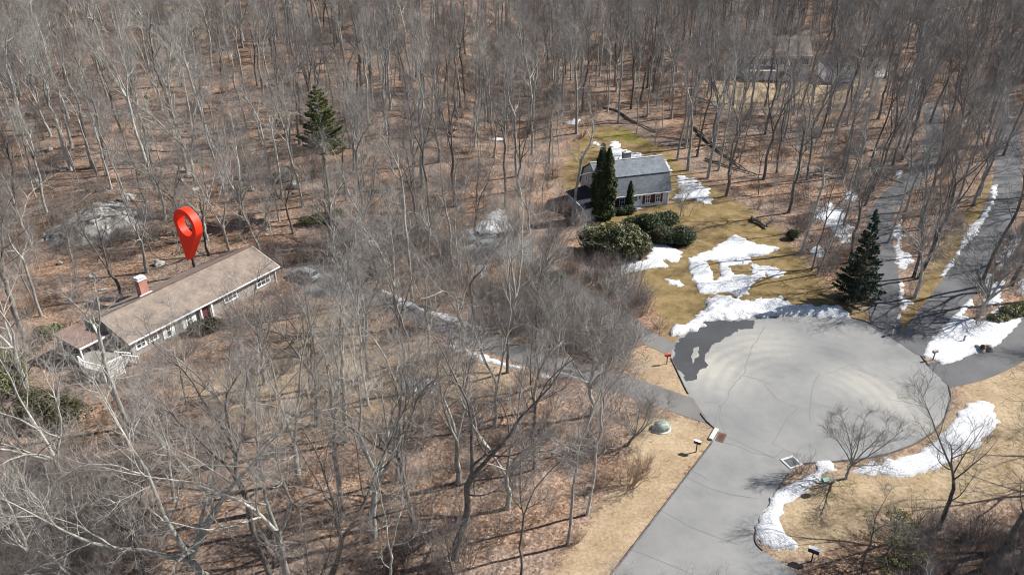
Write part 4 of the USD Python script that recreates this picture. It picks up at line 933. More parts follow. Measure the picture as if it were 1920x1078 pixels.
def bare_tree(seed, h, r0, bole, leaders, lead_ang, limbs, limb_len, limb_ang, nb, ns, nt, tw=0.011, wig=0.22, up=0.35, lean=0.02, twiglen=1.0, branch_len=0.5):
    """Returns (trunk, [limb meshes], crown twigs) of one leafless tree of height about h."""
    rng = np.random.default_rng(seed)
    hb = h * bole
    TP, TR = flare_trunk(rng, hb, r0, 9, 0.12 * h / 20, 0.72, lean)
    if leaders > 1 or True:
        end = TP[:, -1:]; LPs, LRs = [], []
        for q in range(leaders):
            a = 6.283 * (q + rng.random() * 0.5) / leaders
            la = math.radians(rng.uniform(*lead_ang)) * (0.35 if leaders == 1 else 1)
            d = np.array([math.cos(a) * math.sin(la), math.sin(a) * math.sin(la), math.cos(la)])
            ln = (h - hb) * rng.uniform(0.82, 1.0); k = 9; pts = [TP[0, -1]]; b = rng.normal(0, 1, 3)
            for s in range(k - 1):
                d = d + np.array([0, 0, up * 0.1]) + wig * 0.42 * rng.normal(0, 1, 3) + 0.04 * b; d /= np.linalg.norm(d)
                pts.append(pts[-1] + d * ln / (k - 1))
            LPs.append(pts); rr = TR[0, -1] * (0.97 if leaders == 1 else 0.78)
            LRs.append(rr * (1 - 0.9 * np.linspace(0, 1, k) ** 0.9))
        LP, LR = np.array(LPs), np.array(LRs)
    L1, R1, par = grow(rng, LP, LR, limbs, 0.04, 0.93, limb_ang, h * limb_len, up, 8, wig, 0.72, r0 * 0.14, prof=0.62)
    low = max(1, limbs // 4)
    L0, R0, _ = grow(rng, TP, TR, low, 0.55, 0.97, (limb_ang[0] + 8, limb_ang[1] + 12), h * limb_len * 0.85, up, 8, wig, 0.36, r0 * 0.09)
    L1 = np.concatenate([L1, L0]); R1 = np.concatenate([R1, R0]); own = np.concatenate([par, np.arange(low) + leaders])
    B1, S1, pb = grow(rng, L1, R1, nb, 0.22, 0.98, (28, 58), h * limb_len * branch_len, up * 0.9, 6, wig * 1.1, 0.6, tw * 2.2, prof=0.5)
    B0, S0, p0 = grow(rng, LP, LR, nb, 0.45, 0.99, (25, 55), h * limb_len * branch_len, up, 6, wig * 1.1, 0.5, tw * 1.9, prof=0.4)
    C1, Q1, pc = grow(rng, np.concatenate([B1, B0]), np.concatenate([S1, S0]), ns, 0.2, 0.98, (28, 60), h * limb_len * branch_len * 0.48, up * 0.8, 4, wig * 1.1, 0.65, tw * 1.25, prof=0.45)
    T1, W1, pt = grow(rng, C1, Q1, nt, 0.15, 1.0, (20, 55), twiglen, up * 0.7, 3, wig * 0.9, 0.75, tw * 0.8, prof=0.4, taper=0.25)
    trunk = tubemesh([(TP, TR, 10)])
    limbs_out = []
    bo = own[pb]
    for q in range(leaders + low):
        sets = []
        if q < leaders: sets += [(LP[q:q + 1], LR[q:q + 1], 8), (B0[p0 == q], S0[p0 == q], 3)]
        sel = own == q
        if sel.any(): sets.append((L1[sel], R1[sel], 5))
        sb = bo == q
        if sb.any(): sets.append((B1[sb], S1[sb], 3))
        sets = [x for x in sets if len(x[0])]
        if sets: limbs_out.append(tubemesh(sets))
    crown = tubemesh([(C1, Q1, 3), (T1, W1, 3)])
    return trunk, limbs_out, crown

MODELS = {}
def define_tree(name, geo, bark_m, twig_m, merge=False):
    trunk, limbs, crown = geo
    c = stage.CreateClassPrim('/World/' + name)
    usdkit.mesh(stage, f'/World/{name}/trunk', trunk, L(bark_m), smooth=True)
    if merge and len(limbs) > 1:
        V, F, o = [], [], 0
        for v, f in limbs: V.append(v); F.append(f + o); o += len(v)
        limbs = [(np.vstack(V), np.vstack(F))]
    for q, m in enumerate(limbs):
        usdkit.mesh(stage, f'/World/{name}/limb' + (f'_{q:03d}' if q else ''), m, L(bark_m), smooth=True)
    usdkit.mesh(stage, f'/World/{name}/crown', crown, L(twig_m))
    v = np.vstack([trunk[0], *[m[0] for m in limbs], crown[0]])
    # the same tree in two pieces, for the wood too far off to tell its limbs apart
    V, F, o = [], [], 0
    for vv, ff in [trunk, *limbs]: V.append(vv); F.append(ff + o); o += len(vv)
    fn = name.replace('_model', '_distant_model')
    stage.CreateClassPrim('/World/' + fn)
    usdkit.mesh(stage, f'/World/{fn}/trunk', (np.vstack(V), np.vstack(F)), L(bark_m), smooth=True)
    usdkit.mesh(stage, f'/World/{fn}/crown', crown, L(twig_m))
    MODELS[name] = (float(v[:, 2].max()), float(np.percentile(np.hypot(v[:, 0], v[:, 1]), 97)))

TALL, SLIM, SPREAD, SMALL = [], [], [], []
for q in range(9):        # tall forest trees
    rg = np.random.default_rng(100 + q)
    lead = [1, 2, 1, 2, 3, 1, 2, 1, 2][q]
    geo = bare_tree(200 + q, 24.0, rg.uniform(0.22, 0.32), [0.50, 0.46, 0.58, 0.54, 0.50, 0.40, 0.60, 0.52, 0.40][q], lead, (11, 22), [9, 6, 8, 6, 4, 10, 6, 9, 6][q], 0.20, (32, 62), 6, 5, 4, tw=0.0098, wig=0.26, up=0.42, twiglen=1.1)
    n = f'tall_tree_model_{q:03d}'; define_tree(n, geo, ['bark_grey', 'bark_pale', 'bark_grey', 'bark_dark', 'bark_grey', 'bark_dark', 'bark_pale', 'bark_grey', 'bark_dark'][q], ['twig_mauve', 'twig_pale', 'twig_mauve', 'twig_mauve', 'twig_pale', 'twig_dark', 'twig_mauve', 'twig_pale', 'twig_mauve'][q]); TALL.append(n)
for q in range(5):        # slender young trees
    geo = bare_tree(300 + q, 15.0, 0.095, [0.45, 0.5, 0.4, 0.55, 0.35][q], [1, 1, 2, 1, 2][q], (8, 16), [8, 7, 5, 8, 6][q], 0.17, (30, 58), 5, 4, 4, tw=0.0085, wig=0.22, up=0.5, twiglen=0.8)
    n = f'slim_tree_model_{q:03d}'; define_tree(n, geo, ['bark_grey', 'bark_pale', 'bark_dark', 'bark_grey', 'bark_pale'][q], ['twig_mauve', 'twig_pale', 'twig_mauve', 'twig_dark', 'twig_pale'][q], merge=True); SLIM.append(n)
for q in range(6):        # broad trees that fork low
    geo = bare_tree(400 + q, 19.0, 0.27, [0.30, 0.24, 0.34, 0.20, 0.28, 0.26][q], [3, 2, 2, 4, 3, 2][q], (15, 34), [5, 6, 6, 4, 5, 6][q], 0.37, (24, 52), 8, 5, 4, tw=0.0088, wig=0.24, up=0.3, twiglen=1.0, branch_len=0.42)
    n = f'broad_tree_model_{q:03d}'; define_tree(n, geo, ['bark_pale', 'bark_grey', 'bark_dark', 'bark_pale', 'bark_grey', 'bark_dark'][q], ['twig_pale', 'twig_mauve', 'twig_dark', 'twig_pale', 'twig_mauve', 'twig_dark'][q]); SPREAD.append(n)
for q in range(2):        # small ornamental trees
    geo = bare_tree(500 + q, 5.2, 0.085, 0.22, 6, (14, 50), 4, 0.34, (18, 42), 6, 4, 4, tw=0.0055, wig=0.16, up=0.35, twiglen=0.5, branch_len=0.45)
    n = f'small_tree_model_{q:03d}'; define_tree(n, geo, 'bark_grey', 'twig_mauve', merge=True); SMALL.append(n)

def brush_geo(seed, h, stems, spread, nb, nt, r=0.022, up=0.5):
    rng = np.random.default_rng(seed)
    a = rng.random(stems) * 6.283; rad = spread * 0.3 * np.sqrt(rng.random(stems))
    base = np.column_stack([np.cos(a) * rad, np.sin(a) * rad, np.full(stems, -0.1)])
    d = unit(np.column_stack([np.cos(a) * spread / h * rng.random(stems), np.sin(a) * spread / h * rng.random(stems), np.ones(stems)]))
    P = [base]; ln = h * rng.uniform(0.55, 1.0, stems)
    for s in range(5):
        d = unit(d + 0.16 * rng.normal(0, 1, (stems, 3))); P.append(P[-1] + d * (ln / 5)[:, None])
    P = np.stack(P, 1); R = r * rng.uniform(0.6, 1.2, stems)[:, None] * (1 - 0.75 * np.linspace(0, 1, 6))[None]
    B, S, _ = grow(rng, P, R, nb, 0.2, 1.0, (25, 60), h * 0.32, up, 4, 0.25, 0.6, 0.008)
    T, W, _ = grow(rng, B, S, nt, 0.1, 1.0, (20, 60), h * 0.15, up, 3, 0.25, 0.8, 0.0065)
    return (P, R), (B, S), (T, W)
BRUSH = []
for q, (h, st, sp, nb, nt, m) in enumerate([(2.6, 14, 1.6, 6, 5, 'twig_brush'), (3.6, 12, 1.9, 7, 5, 'twig_mauve'), (1.5, 18, 1.3, 5, 5, 'twig_brush'), (2.2, 26, 1.5, 6, 5, 'twig_russet'), (4.6, 9, 2.2, 8, 6, 'twig_pale')]):
    s, b, t = brush_geo(600 + q, h, st, sp, nb, nt)
    n = f'brush_model_{q:03d}'; stage.CreateClassPrim('/World/' + n)
    usdkit.mesh(stage, f'/World/{n}/stem', tubemesh([(s[0], s[1], 3), (b[0], b[1], 3)]), L(m)); usdkit.mesh(stage, f'/World/{n}/crown', tubemesh([(t[0], t[1], 3)]), L(m))
    MODELS[n] = (h, sp); BRUSH.append(n)

def leaves(rng, C, size, flat=0.0, out=None, aspect=1.7):
    """Small diamond leaves at the points C; size scalar or per leaf; out: preferred facing."""
    n = len(C); s = (size * rng.uniform(0.7, 1.3, n))[:, None]
    nn = unit(rng.normal(0, 1, (n, 3)) + (0 if out is None else out * 1.3) + np.array([0, 0, flat]))
    t = unit(np.cross(nn, rng.normal(0, 1, (n, 3)))); b = np.cross(nn, t)
    V = np.stack([C - t * s * aspect / 2, C - b * s * 0.5 + nn * s * 0.1, C + t * s * aspect / 2, C + b * s * 0.5 + nn * s * 0.1], 1).reshape(-1, 3)
    i = np.arange(n)[:, None] * 4
    return V, np.vstack([i + [0, 1, 2], i + [0, 2, 3]])

def ball(c, r, seed, amp=0.2, freq=1.2, sub=3):
    m = trimesh.creation.icosphere(sub, 1.0); v = m.vertices
    v = v * (1 + amp * 2 * (meshkit.fbm(v * freq + seed * 9.7, 3, seed) - 0.5))[:, None]
    return v * np.array(r) + np.array(c), m.faces

def bush(name, label, loc, lumps, n, size, material, seed, cat_='shrub', group=None, flat=0.4, core=0.86):
    """An evergreen shrub: stems, a dark inner mass and leaves standing all over lumpy clumps."""
    rng = np.random.default_rng(seed)
    b = thing(name, label, cat_, loc, 0, group)
    V, F, o = [], [], 0; C, O = [], []
    tot = sum(r[0] * r[1] + r[2] * r[1] for _, r in lumps)
    for q, (c, r) in enumerate(lumps):
        v, f = ball(c, np.array(r) * core, seed + q, 0.16, 1.6, 3); V.append(v); F.append(f + o); o += len(v)
        k = int(n * (r[0] * r[1] + r[2] * r[1]) / tot)
        d = unit(rng.normal(0, 1, (k, 3))); d[:, 2] = np.where(d[:, 2] < -0.3, -d[:, 2], d[:, 2])
        rad = 1 + 0.32 * (meshkit.fbm(d * 2.6 + q * 5 + seed, 3, seed) - 0.5) * 2 * 1.0
        jit = rng.uniform(0.8, 1.14, k)
        C.append(np.array(c) + d * np.array(r) * (rad * jit)[:, None]); O.append(d)
    C, O = np.vstack(C), np.vstack(O); ok = C[:, 2] > 0.03
    mesh('foliage', leaves(rng, C[ok], size, flat, O[ok]), material, b)
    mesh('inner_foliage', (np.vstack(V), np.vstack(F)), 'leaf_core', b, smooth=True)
    h = max(c[2] for c, _ in lumps)
    mesh('stem', cat(*[cyl((rng.normal(0, .25), rng.normal(0, .25), -0.1), (c[0] * .6, c[1] * .6, c[2] * 0.9), 0.05, 5, 0.02) for c, _ in lumps[:5]]), 'bark_dark', b)
    return b

def column_tree(name, label, loc, h, r, seed, peaks=((0, 0, 1.0),), group=None):
    rng = np.random.default_rng(seed)
    b = thing(name, label, 'tree', loc, 0, group)
    C, O, cores = [], [], []
    for px, py, hs in peaks:
        H_ = h * hs; n = int(5200 * H_ * r / 11)
        t = rng.random(n) ** 0.8
        prof = lambda t: np.sin(np.clip(0.14 + t * 0.86, 0, 1) * math.pi) ** 0.55 * (1 - 0.55 * t) * 1.05
        a = rng.random(n) * 6.283
        lump = 1 + 0.75 * (meshkit.fbm(np.column_stack([np.cos(a) * 1.9, np.sin(a) * 1.9, t * H_ * 0.8]) + seed, 3, seed) - 0.5) * 2
        rad = r * prof(t) * lump * rng.uniform(0.8, 1.13, n)
        C.append(np.column_stack([px + rad * np.cos(a), py + rad * np.sin(a), 0.1 + t * H_])); O.append(np.column_stack([np.cos(a), np.sin(a), np.full(n, 0.5)]))
        zs = np.linspace(0.02, 0.97, 14); an = np.arange(16) * 2 * np.pi / 16
        rr = r * prof(zs) * 0.7
        v = np.stack([np.column_stack([px + q * np.cos(an), py + q * np.sin(an), np.full(16, 0.1 + z * H_)]) for q, z in zip(rr, zs)], 0)
        i, j = np.meshgrid(np.arange(13), np.arange(16), indexing='ij'); aa = i * 16 + j; bb = i * 16 + (j + 1) % 16
        cores.append(trimesh.Trimesh(v.reshape(-1, 3), np.vstack([np.stack([aa, bb, bb + 16], -1).reshape(-1, 3), np.stack([aa, bb + 16, aa + 16], -1).reshape(-1, 3)]), process=False))
    mesh('crown', leaves(rng, np.vstack(C), 0.20, 0.0, np.vstack(O), 2.3), 'leaf_cedar', b)
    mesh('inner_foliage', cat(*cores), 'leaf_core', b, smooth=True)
    mesh('trunk', cyl((0, 0, -0.2), (0, 0, h * 0.5), 0.16, 8, 0.08), 'bark_dark', b)
    return b

def conifer(name, label, loc, h, r, seed, bare=0.08, whorls=26, per=7, material='leaf_spruce', droop=-0.25, dens=1.0, size=0.16, group=None, lean=None, power=0.9, gaps=0.0):
    rng = np.random.default_rng(seed)
    b = thing(name, label, 'tree', loc, 0, group, lean=lean)
    TP, TR = flare_trunk(rng, h, 0.014 * h, 10, 0.05, 0.12)
    mesh('trunk', tubemesh([(TP, TR, 8)]), 'bark_grey' if bare > 0.2 else 'bark_dark', b, smooth=True)
    brs, C = [], []
    for q in range(whorls):
        t = bare + (1 - bare) * (q + rng.random() * 0.6) / whorls
        for k in range(per):
            a = rng.random() * 6.283
            if rng.random() < gaps: continue
            ln = r * (1 - (t - bare) / (1 - bare)) ** power * rng.uniform(0.65, 1.15) + 0.25
            p0 = np.array([np.interp(t * h, TP[0, :, 2], TP[0, :, 0]), np.interp(t * h, TP[0, :, 2], TP[0, :, 1]), t * h])
            d = np.array([math.cos(a), math.sin(a), 0])
            s = np.linspace(0, 1, 6)[:, None]
            P = p0 + d * ln * s + np.array([0, 0, 1.0]) * ln * (droop * s + 0.25 * s ** 2 + 0.08 * rng.normal())
            brs.append(P)
            n = int(ln * 62 * dens)
            u = np.sqrt(rng.random(n)) ** 0.8; side = (rng.random(n) - 0.5) * 2
            w = 0.30 * ln * (1 - u * 0.75)
            pt = np.stack([np.interp(u, s[:, 0], P[:, c]) for c in range(3)], 1)
            pe = np.array([-math.sin(a), math.cos(a), 0])
            C.append(pt + pe * (side * w)[:, None] + np.array([0, 0, 1.0]) * (rng.normal(0, 0.05, n) - 0.10 * np.abs(side) * w)[:, None])
    brs = np.array(brs); R = np.repeat((0.03 * (1 - np.linspace(0, 0.85, 6)))[None], len(brs), 0)
    mesh('branches', tubemesh([(brs, R, 3)]), 'twig_dark', b)
    mesh('foliage', leaves(rng, np.vstack(C), size, 0.3, None, 2.2), material, b)
    return b
# ------------------------------------------------------------------ trees: where they stand
INST = {}          # label bookkeeping
placed_xy = []
def solve_h(p, topy):
    z = np.linspace(0.5, 45, 400)
    y = proj(np.column_stack([np.full(400, p[0]), np.full(400, p[1]), p[2] + z]))[:, 1]
    return float(np.interp(-topy, -y, z))

rT = np.random.default_rng(77)
def tree_at(p, model, h, label, group, lean=None, name='bare_tree', rz=None, wide=1.0):
    mh, mr = MODELS[model]; s = h / mh
    sc = s if wide == 1.0 else (s * wide, s * wide, s)
    placed_xy.append((p[0], p[1]))
    rz = rT.uniform(0, 360) if rz is None else rz
    copy_of('/World/' + model, name, label, 'tree', p, rz, sc, group, lean)

def lean_px(dx):            # lean to the right (+) or left (-) of the picture, degrees
    return (0 if dx >= 0 else 180, abs(dx)) if dx else None

# trees one can follow one by one in the photograph: (base px, base py, top py, kind index, lean, label)
T, S, W = TALL, SLIM, SPREAD
HAND = [
    # foreground, from the left
    (400, 1120, 600, W[3], -7, 'great pale wide-forked tree at the bottom left in front of the deck', 1.15),
    (518, 1105, 560, T[3], -7, 'dark leaning trunk right of the great pale forked tree', 1.0),
    (535, 1120, 640, W[0], 6, 'pale many-limbed tree at the bottom, second fork from the left', 1.0),
    (610, 1115, 700, W[2], 16, 'dark tree leaning hard right at the bottom of the woods', 0.9),
    (848, 1045, 520, T[8], 13, 'big dark tree leaning right across the middle of the front woods', 1.2),
    (928, 800, 250, W[1], 4, 'tall double-stemmed forked tree in the middle beside the ranch driveway', 0.75),
    (1064, 1021, 640, S[0], 6, 'slim trunk standing nearest the tan verge at the bottom', 1.0),
    (1101, 964, 600, S[3], 8, 'slim right-leaning trunk at the edge of the tan verge', 1.1),
    (975, 1085, 760, S[2], 3, 'thin dark young tree at the bottom between two leaning trees', 1.0),
    (30, 1010, 620, W[5], -4, 'dark spreading tree at the bottom left corner', 1.0),
    (140, 1130, 860, W[4], -5, 'low grey spreading tree at the bottom left', 1.0),
    (730, 1130, 800, S[4], 8, 'pale slender tree at the bottom middle', 1.2),
    (325, 940, 650, W[0], 8, 'pale forked tree before the ranch house lattice deck', 0.7),
    (430, 820, 540, W[3], 3, 'pale many-stemmed tree before the ranch house front door', 0.75),
    (580, 740, 470, W[4], 3, 'grey forked tree on the ranch lawn by the driveway turn', 0.7),
    (650, 830, 380, T[1], 3, 'pale tall tree standing on the ranch lawn', 0.9),
    (690, 760, 430, S[1], 0, 'pale slim tree on the ranch lawn beside the snow patch', 1.1),
    (795, 790, 420, S[3], -2, 'grey slim tree right of the ranch lawn snow patch', 1.1),
    (640, 970, 560, T[4], 2, 'three-stemmed grey tree in the front woods', 0.9),
    (745, 900, 520, S[0], 4, 'slim grey tree in the leaf litter of the front woods', 1.2),
    (1000, 880, 560, S[2], 2, 'dark slim tree in front of the ranch driveway mouth', 1.2),
    (1120, 840, 530, S[4], 4, 'pale slim tree beside the ranch driveway mouth', 1.2),
    (1040, 720, 470, W[4], 3, 'low grey bushy tree between the two left driveways', 0.9),
    (1130, 690, 500, W[1], 3, 'grey bushy tree nearest the red mailbox', 0.9),
    (1005, 640, 400, W[5], 0, 'dark bushy tree between the driveways below the parked cars', 0.8),
    (1000, 590, 420, W[0], 0, 'pale bushy tree left of the lawn edge', 0.75),
    (1177, 835, 740, SMALL[1], 20, 'small crooked tree leaning right beside the green dome', 1.5),
    (1586, 897, 765, SMALL[0], 0, 'small round-headed tree growing from the curved snow bank', 1.15),
    (1868, 1058, 560, W[5], 4, 'big dark many-stemmed tree at the lower right edge', 0.85),
    (1760, 990, 700, W[2], -8, 'dark sprawling tree left of the big one at the lower right', 0.85),
    (1616, 1065, 900, S[2], 2, 'thin dark young tree beside the faint pine at bottom right', 1.3),
    (1975, 1010, 500, W[2], -5, 'dark spreading tree just at the right edge', 1.0),
    (700, 1010, 560, W[0], 6, 'pale wide tree in the leaf litter of the front woods', 1.0),
    (560, 905, 520, W[1], -3, 'grey wide tree in the middle of the front woods', 1.0),
    (470, 965, 560, T[8], -2, 'dark tall tree behind the great pale forked tree', 1.0),
    (860, 905, 520, W[4], 5, 'grey wide tree right of the middle of the front woods', 1.0),
    (775, 985, 600, W[2], -6, 'dark wide tree beside the big right-leaning one', 0.9),
    (352, 770, 560, S[1], -2, 'pale slim tree before the ranch house left windows', 1.2),
    (1000, 770, 500, W[0], 4, 'pale wide tree just below the ranch driveway', 0.9),
    (1985, 1100, 640, W[5], -8, 'dark spreading tree leaning in at the bottom right corner', 1.0),
    (2060, 990, 560, T[8], -4, 'dark tall tree just outside the right edge', 1.1),
    (2110, 900, 480, W[2], -4, 'dark wide tree beyond the right edge of the lower lawn', 1.0),
    (1880, 1140, 800, W[2], 5, 'dark low tree at the bottom edge right of the thin pine', 0.9),
    (2150, 1080, 600, T[3], 0, 'dark tree beyond the bottom right corner', 1.1),
    (1012, 530, 360, W[1], 0, 'grey spreading tree at the parked cars driveway', 0.8),
    (955, 545, 370, W[4], -3, 'grey low tree just below the parked cars', 0.8),
    # left side
    (48, 633, 300, T[8], -3, 'big dark tree with pale low limbs at the left edge', 1.25),
    (-30, 640, 330, W[2], 10, 'dark tree reaching in from the left edge', 1.1),
    (60, 560, 380, W[4], -5, 'grey spreading tree at the left edge below the rock ledge', 0.7),
    (283, 470, 380, SMALL[1], 0, 'small bare tree behind the brick chimney', 1.1),
    (268, 455, 350, S[2], 0, 'thin dark tree just above the brick chimney', 1.2),
    # hillside, left to right
    (134, 319, 5, T[1], -4, 'thick pale trunk leaning left high on the left hillside', 1.0),
    (173, 315, 20, T[0], 0, 'upright grey tree right of the thick leaning pale trunk', 0.9),
    (203, 330, 30, T[5], -1, 'dark upright tree on the left hillside above the ledge', 0.9),
    (238, 393, 150, S[0], -4, 'left one of a pair of slim trunks on the rock ledge', 1.0),
    (244, 394, 120, S[3], -3, 'right one of a pair of slim trunks on the rock ledge', 1.0),
    (273, 379, 130, S[2], -5, 'slim dark trunk leaning left right of the ledge pair', 1.0),
    (293, 357, 30, T[6], -5, 'pale stout trunk leaning left above the red map pin', 0.85),
    (349, 308, 10, T[7], -2, 'grey tree on the slope left of the boulders', 0.85),
    (399, 279, -20, T[6], -7, 'pale tree leaning left in the middle of the left hillside', 0.9),
    (421, 367, 100, T[0], -2, 'grey straight tree beside the mossy boulders', 0.75),
    (425, 289, 60, S[4], 3, 'pale slim tree behind the mossy boulders', 1.0),
    (447, 298, 215, S[2], 0, 'short dark stub of a tree on the hillside', 0.5),
    (471, 354, 150, S[1], 0, 'pale thin tree between the boulders and the dark hollow', 1.0),
    (505, 320, 120, S[3], -2, 'grey thin tree above the dark rock hollow', 1.0),
    (524, 415, 120, T[2], -2, 'straight grey trunk standing below the dark rock hollow', 0.7),
    (568, 388, 120, T[7], -4, 'grey trunk leaning left beside the hemlock', 0.7),
    (683, 350, 150, W[0], 0, 'pale open-limbed tree right of the hemlock', 0.7),
    (677, 217, -40, T[5], 0, 'huge dark gnarled tree at the top left of the middle', 1.2),
    (773, 565, 150, T[2], -1, 'tall dark straight trunk in the middle woods', 0.8),
    (792, 352, 60, T[1], 0, 'tall pale crowned tree in the middle woods', 1.0),
    (772, 351, 130, W[4], 2, 'grey low-forked tree in the middle woods', 0.8),
    (862, 527, 300, S[0], 0, 'slim grey trunk left of the parked cars', 1.0),
    (854, 357, 210, W[3], 0, 'pale low forked tree above the snow by the parked cars', 0.8),
    (972, 358, 130, W[5], 1, 'dark forked tree left of the grey house lawn', 0.85),
    (842, 255, 40, T[3], 0, 'dark forked tree deep in the middle woods', 0.9),
    (915, 228, 0, T[0], 0, 'grey tree deep in the middle woods', 0.9),
    (1017, 358, 270, W[1], 0, 'small spreading grey tree beside the back lawn', 0.8),
    (1159, 231, -50, T[2], 0, 'tall straight trunk at the head of the back lawn', 0.9),
    (1183, 205, -40, T[8], 0, 'dark trunk just right of the head of the back lawn', 0.8),
    (1194, 251, 60, S[3], 0, 'thin grey trunk by the fallen log', 1.0),
    (1214, 165, -60, T[5], 1, 'dark tree far up behind the fallen log', 0.9),
    (1270, 301, 60, T[7], 2, 'grey trunk right of the grey house', 0.75),
    (1276, 405, 320, W[4], 0, 'low round russet-twigged tree beside the right gable of the grey house', 0.85),
    (1307, 294, 20, T[3], 4, 'dark leaning tree behind the snow right of the grey house', 0.8),
    (1347, 320, -20, T[2], 3, 'tall clean grey trunk in the woods right of the grey house', 0.8),
    (1434, 200, -90, T[8], 2, 'dark trunk before the left end of the far house', 0.8),
    (1457, 188, -90, T[5], 1, 'dark forked trunk before the middle of the far house', 0.8),
    (1484, 362, 180, W[0], 1, 'pale forked tree in the woods below the far house', 0.7),
    (1500, 205, -60, T[3], 9, 'dark trunk leaning right before the far house', 0.8),
    (1530, 268, 50, S[3], 8, 'slim trunk leaning right in the woods below the far house', 1.0),
    (1567, 248, 0, T[8], 6, 'dark tree leaning right below the far garage', 0.8),
    (1590, 361, 150, T[0], 2, 'grey straight tree above the woods snow patch', 0.7),
    (1629, 318, 80, T[3], 6, 'dark tree leaning right beside the winding driveway', 0.75),
    (1635, 360, 90, T[8], 7, 'dark twin tree leaning right beside the winding driveway', 0.75),
    (1691, 300, 40, T[5], 8, 'dark tree leaning right at the upper bend of the winding driveway', 0.8),
    (1744, 230, 0, T[8], 7, 'dark tree beside the far end of the winding driveway', 0.8),
    (1764, 310, 60, W[2], 6, 'dark forked tree between the two right driveways, upper one', 0.8),
    (1881, 292, 30, T[3], 6, 'dark tree beside the wide driveway near the right edge', 0.8),
    (1502, 475, 180, T[0], 5, 'stout grey trunk at the right end of the big lawn snow patch', 0.8),
    (1521, 507, 260, S[2], 6, 'slim dark trunk left of the spruce', 1.0),
    (1533, 514, 230, S[0], 7, 'slim grey trunk leaning right beside the spruce', 1.0),
    (1581, 424, 160, T[2], 2, 'straight grey trunk behind the woods snow patch', 0.75),
    (1622, 386, 130, T[3], 8, 'dark trunk rising behind the spruce tip', 0.75),
    (1666, 455, 200, T[7], 4, 'grey tree on the verge of the winding driveway', 0.7),
    (1713, 520, 230, T[5], -1, 'left stem of a dark pair between the two right driveways', 0.8),
    (1722, 522, 220, T[8], 10, 'right leaning stem of a dark pair between the two right driveways', 0.8),
    (1742, 478, 240, W[5], 2, 'dark crooked tree behind the pair between the driveways', 0.7),
    (1838, 538, 200, T[3], 6, 'dark trunk at the edge of the wide driveway above the snow triangle', 0.9),
    (1896, 535, 190, T[8], 8, 'dark trunk near the right edge above the snow triangle', 0.9),
    (1832, 596, 420, SMALL[1], 6, 'small multi-stemmed tree in the bare patch of the snow triangle', 1.3),
    (1950, 560, 180, T[5], 4, 'dark tree beyond the right edge of the snow triangle', 1.0),
]
for bx_, by_, ty_, m_, ln_, lab_, wd_ in HAND:
    p = at(bx_, by_)
    h_ = min(solve_h(p, ty_), 27.0 if by_ < 600 else 22.0) / max(0.85, math.cos(math.radians(ln_)))
    tree_at(p, m_, max(h_, 3.0), lab_, None, lean_px(ln_), wide=wd_)

# the rest of the wood, scattered: no two trunks closer than they grow
paved = unary_union([road, *drives.values()])
clear_zone = unary_union([paved.buffer(1.3), lawn.buffer(-0.5), farlawn.buffer(-6), dry.buffer(0.3), lawn2.buffer(0.5), *[h.buffer(1.6) for h in HOUSES], gpoly(SN[9][0]).buffer(0.3), gpoly(SN[10][0]), gpoly(SN[0][0])])
shapely.prepare(clear_zone)
ranch_xy = gpoly([(180, 600), (520, 505), (620, 560), (700, 640), (600, 720), (260, 720)])
shapely.prepare(ranch_xy)
# gaps in the wood through which the far house, its lawn and the rock ledge are seen
sight = unary_union([gpoly([(1385, 152), (1640, 150), (1670, 260), (1390, 285)]), gpoly([(110, 375), (250, 375), (270, 480), (100, 500)]), gpoly([(1370, 285), (1650, 260), (1650, 420), (1370, 400)])]); shapely.prepare(sight)
rs = np.random.default_rng(5)
cand = []
for _ in range(60000):
    y = math.sqrt(rs.uniform(24 ** 2, 330 ** 2)); x = rs.uniform(-1, 1) * (0.72 * y + 22)
    cand.append((x, y))
cand = np.array(cand)
inside = shapely.contains(clear_zone, shapely.points(cand[:, 0], cand[:, 1]))
cand = cand[~inside]
cell = {}
def ok_spot(x, y, dmin):
    i, j = int(x // 6.5), int(y // 6.5)
    for a in (-1, 0, 1):
        for b in (-1, 0, 1):
            for (u, v) in cell.get((i + a, j + b), ()):
                if (u - x) ** 2 + (v - y) ** 2 < dmin * dmin: return False
    return True
def take(x, y): cell.setdefault((int(x // 6.5), int(y // 6.5)), []).append((x, y))
for x, y in placed_xy: take(x, y)
spots = []
for x, y in cand:
    if y < 112 and x < 16:
        dmin = 5.2 if y > 44 else 5.0
        if x > -20 and y > 60: dmin = 4.4
    elif y < 112: dmin = 5.6
    elif y > 205: dmin = 4.1
    else: dmin = 4.6 + 0.9 * math.sin(x * 0.07) * math.sin(y * 0.05)
    if not ok_spot(x, y, dmin): continue
    # leave the views of the houses as open as they are in the photograph
    px, py, dp = proj([x, y, float(H(x, y))])
    if y < 112 and 380 < px < 620 and 505 < py < 640 : continue
    if 24 < y < 111 and -60 < x < -24 and shapely.contains(ranch_xy, Point(x, y)): continue
    if shapely.contains(sight, Point(x, y)) and rs.random() < 0.86: continue
    if y < 90 and 80 < px < 480 and 640 < py < 960 and rs.random() < 0.8: continue
    if 120 < px < 270 and 360 < py < 560 and y > 90: continue
    if y < 113 and 1030 < px < 1330 and 395 < py < 680: continue        # nothing grows before the big rhododendron
    take(x, y); spots.append((x, y, dp, px, py))
spots.sort(key=lambda s: s[2])
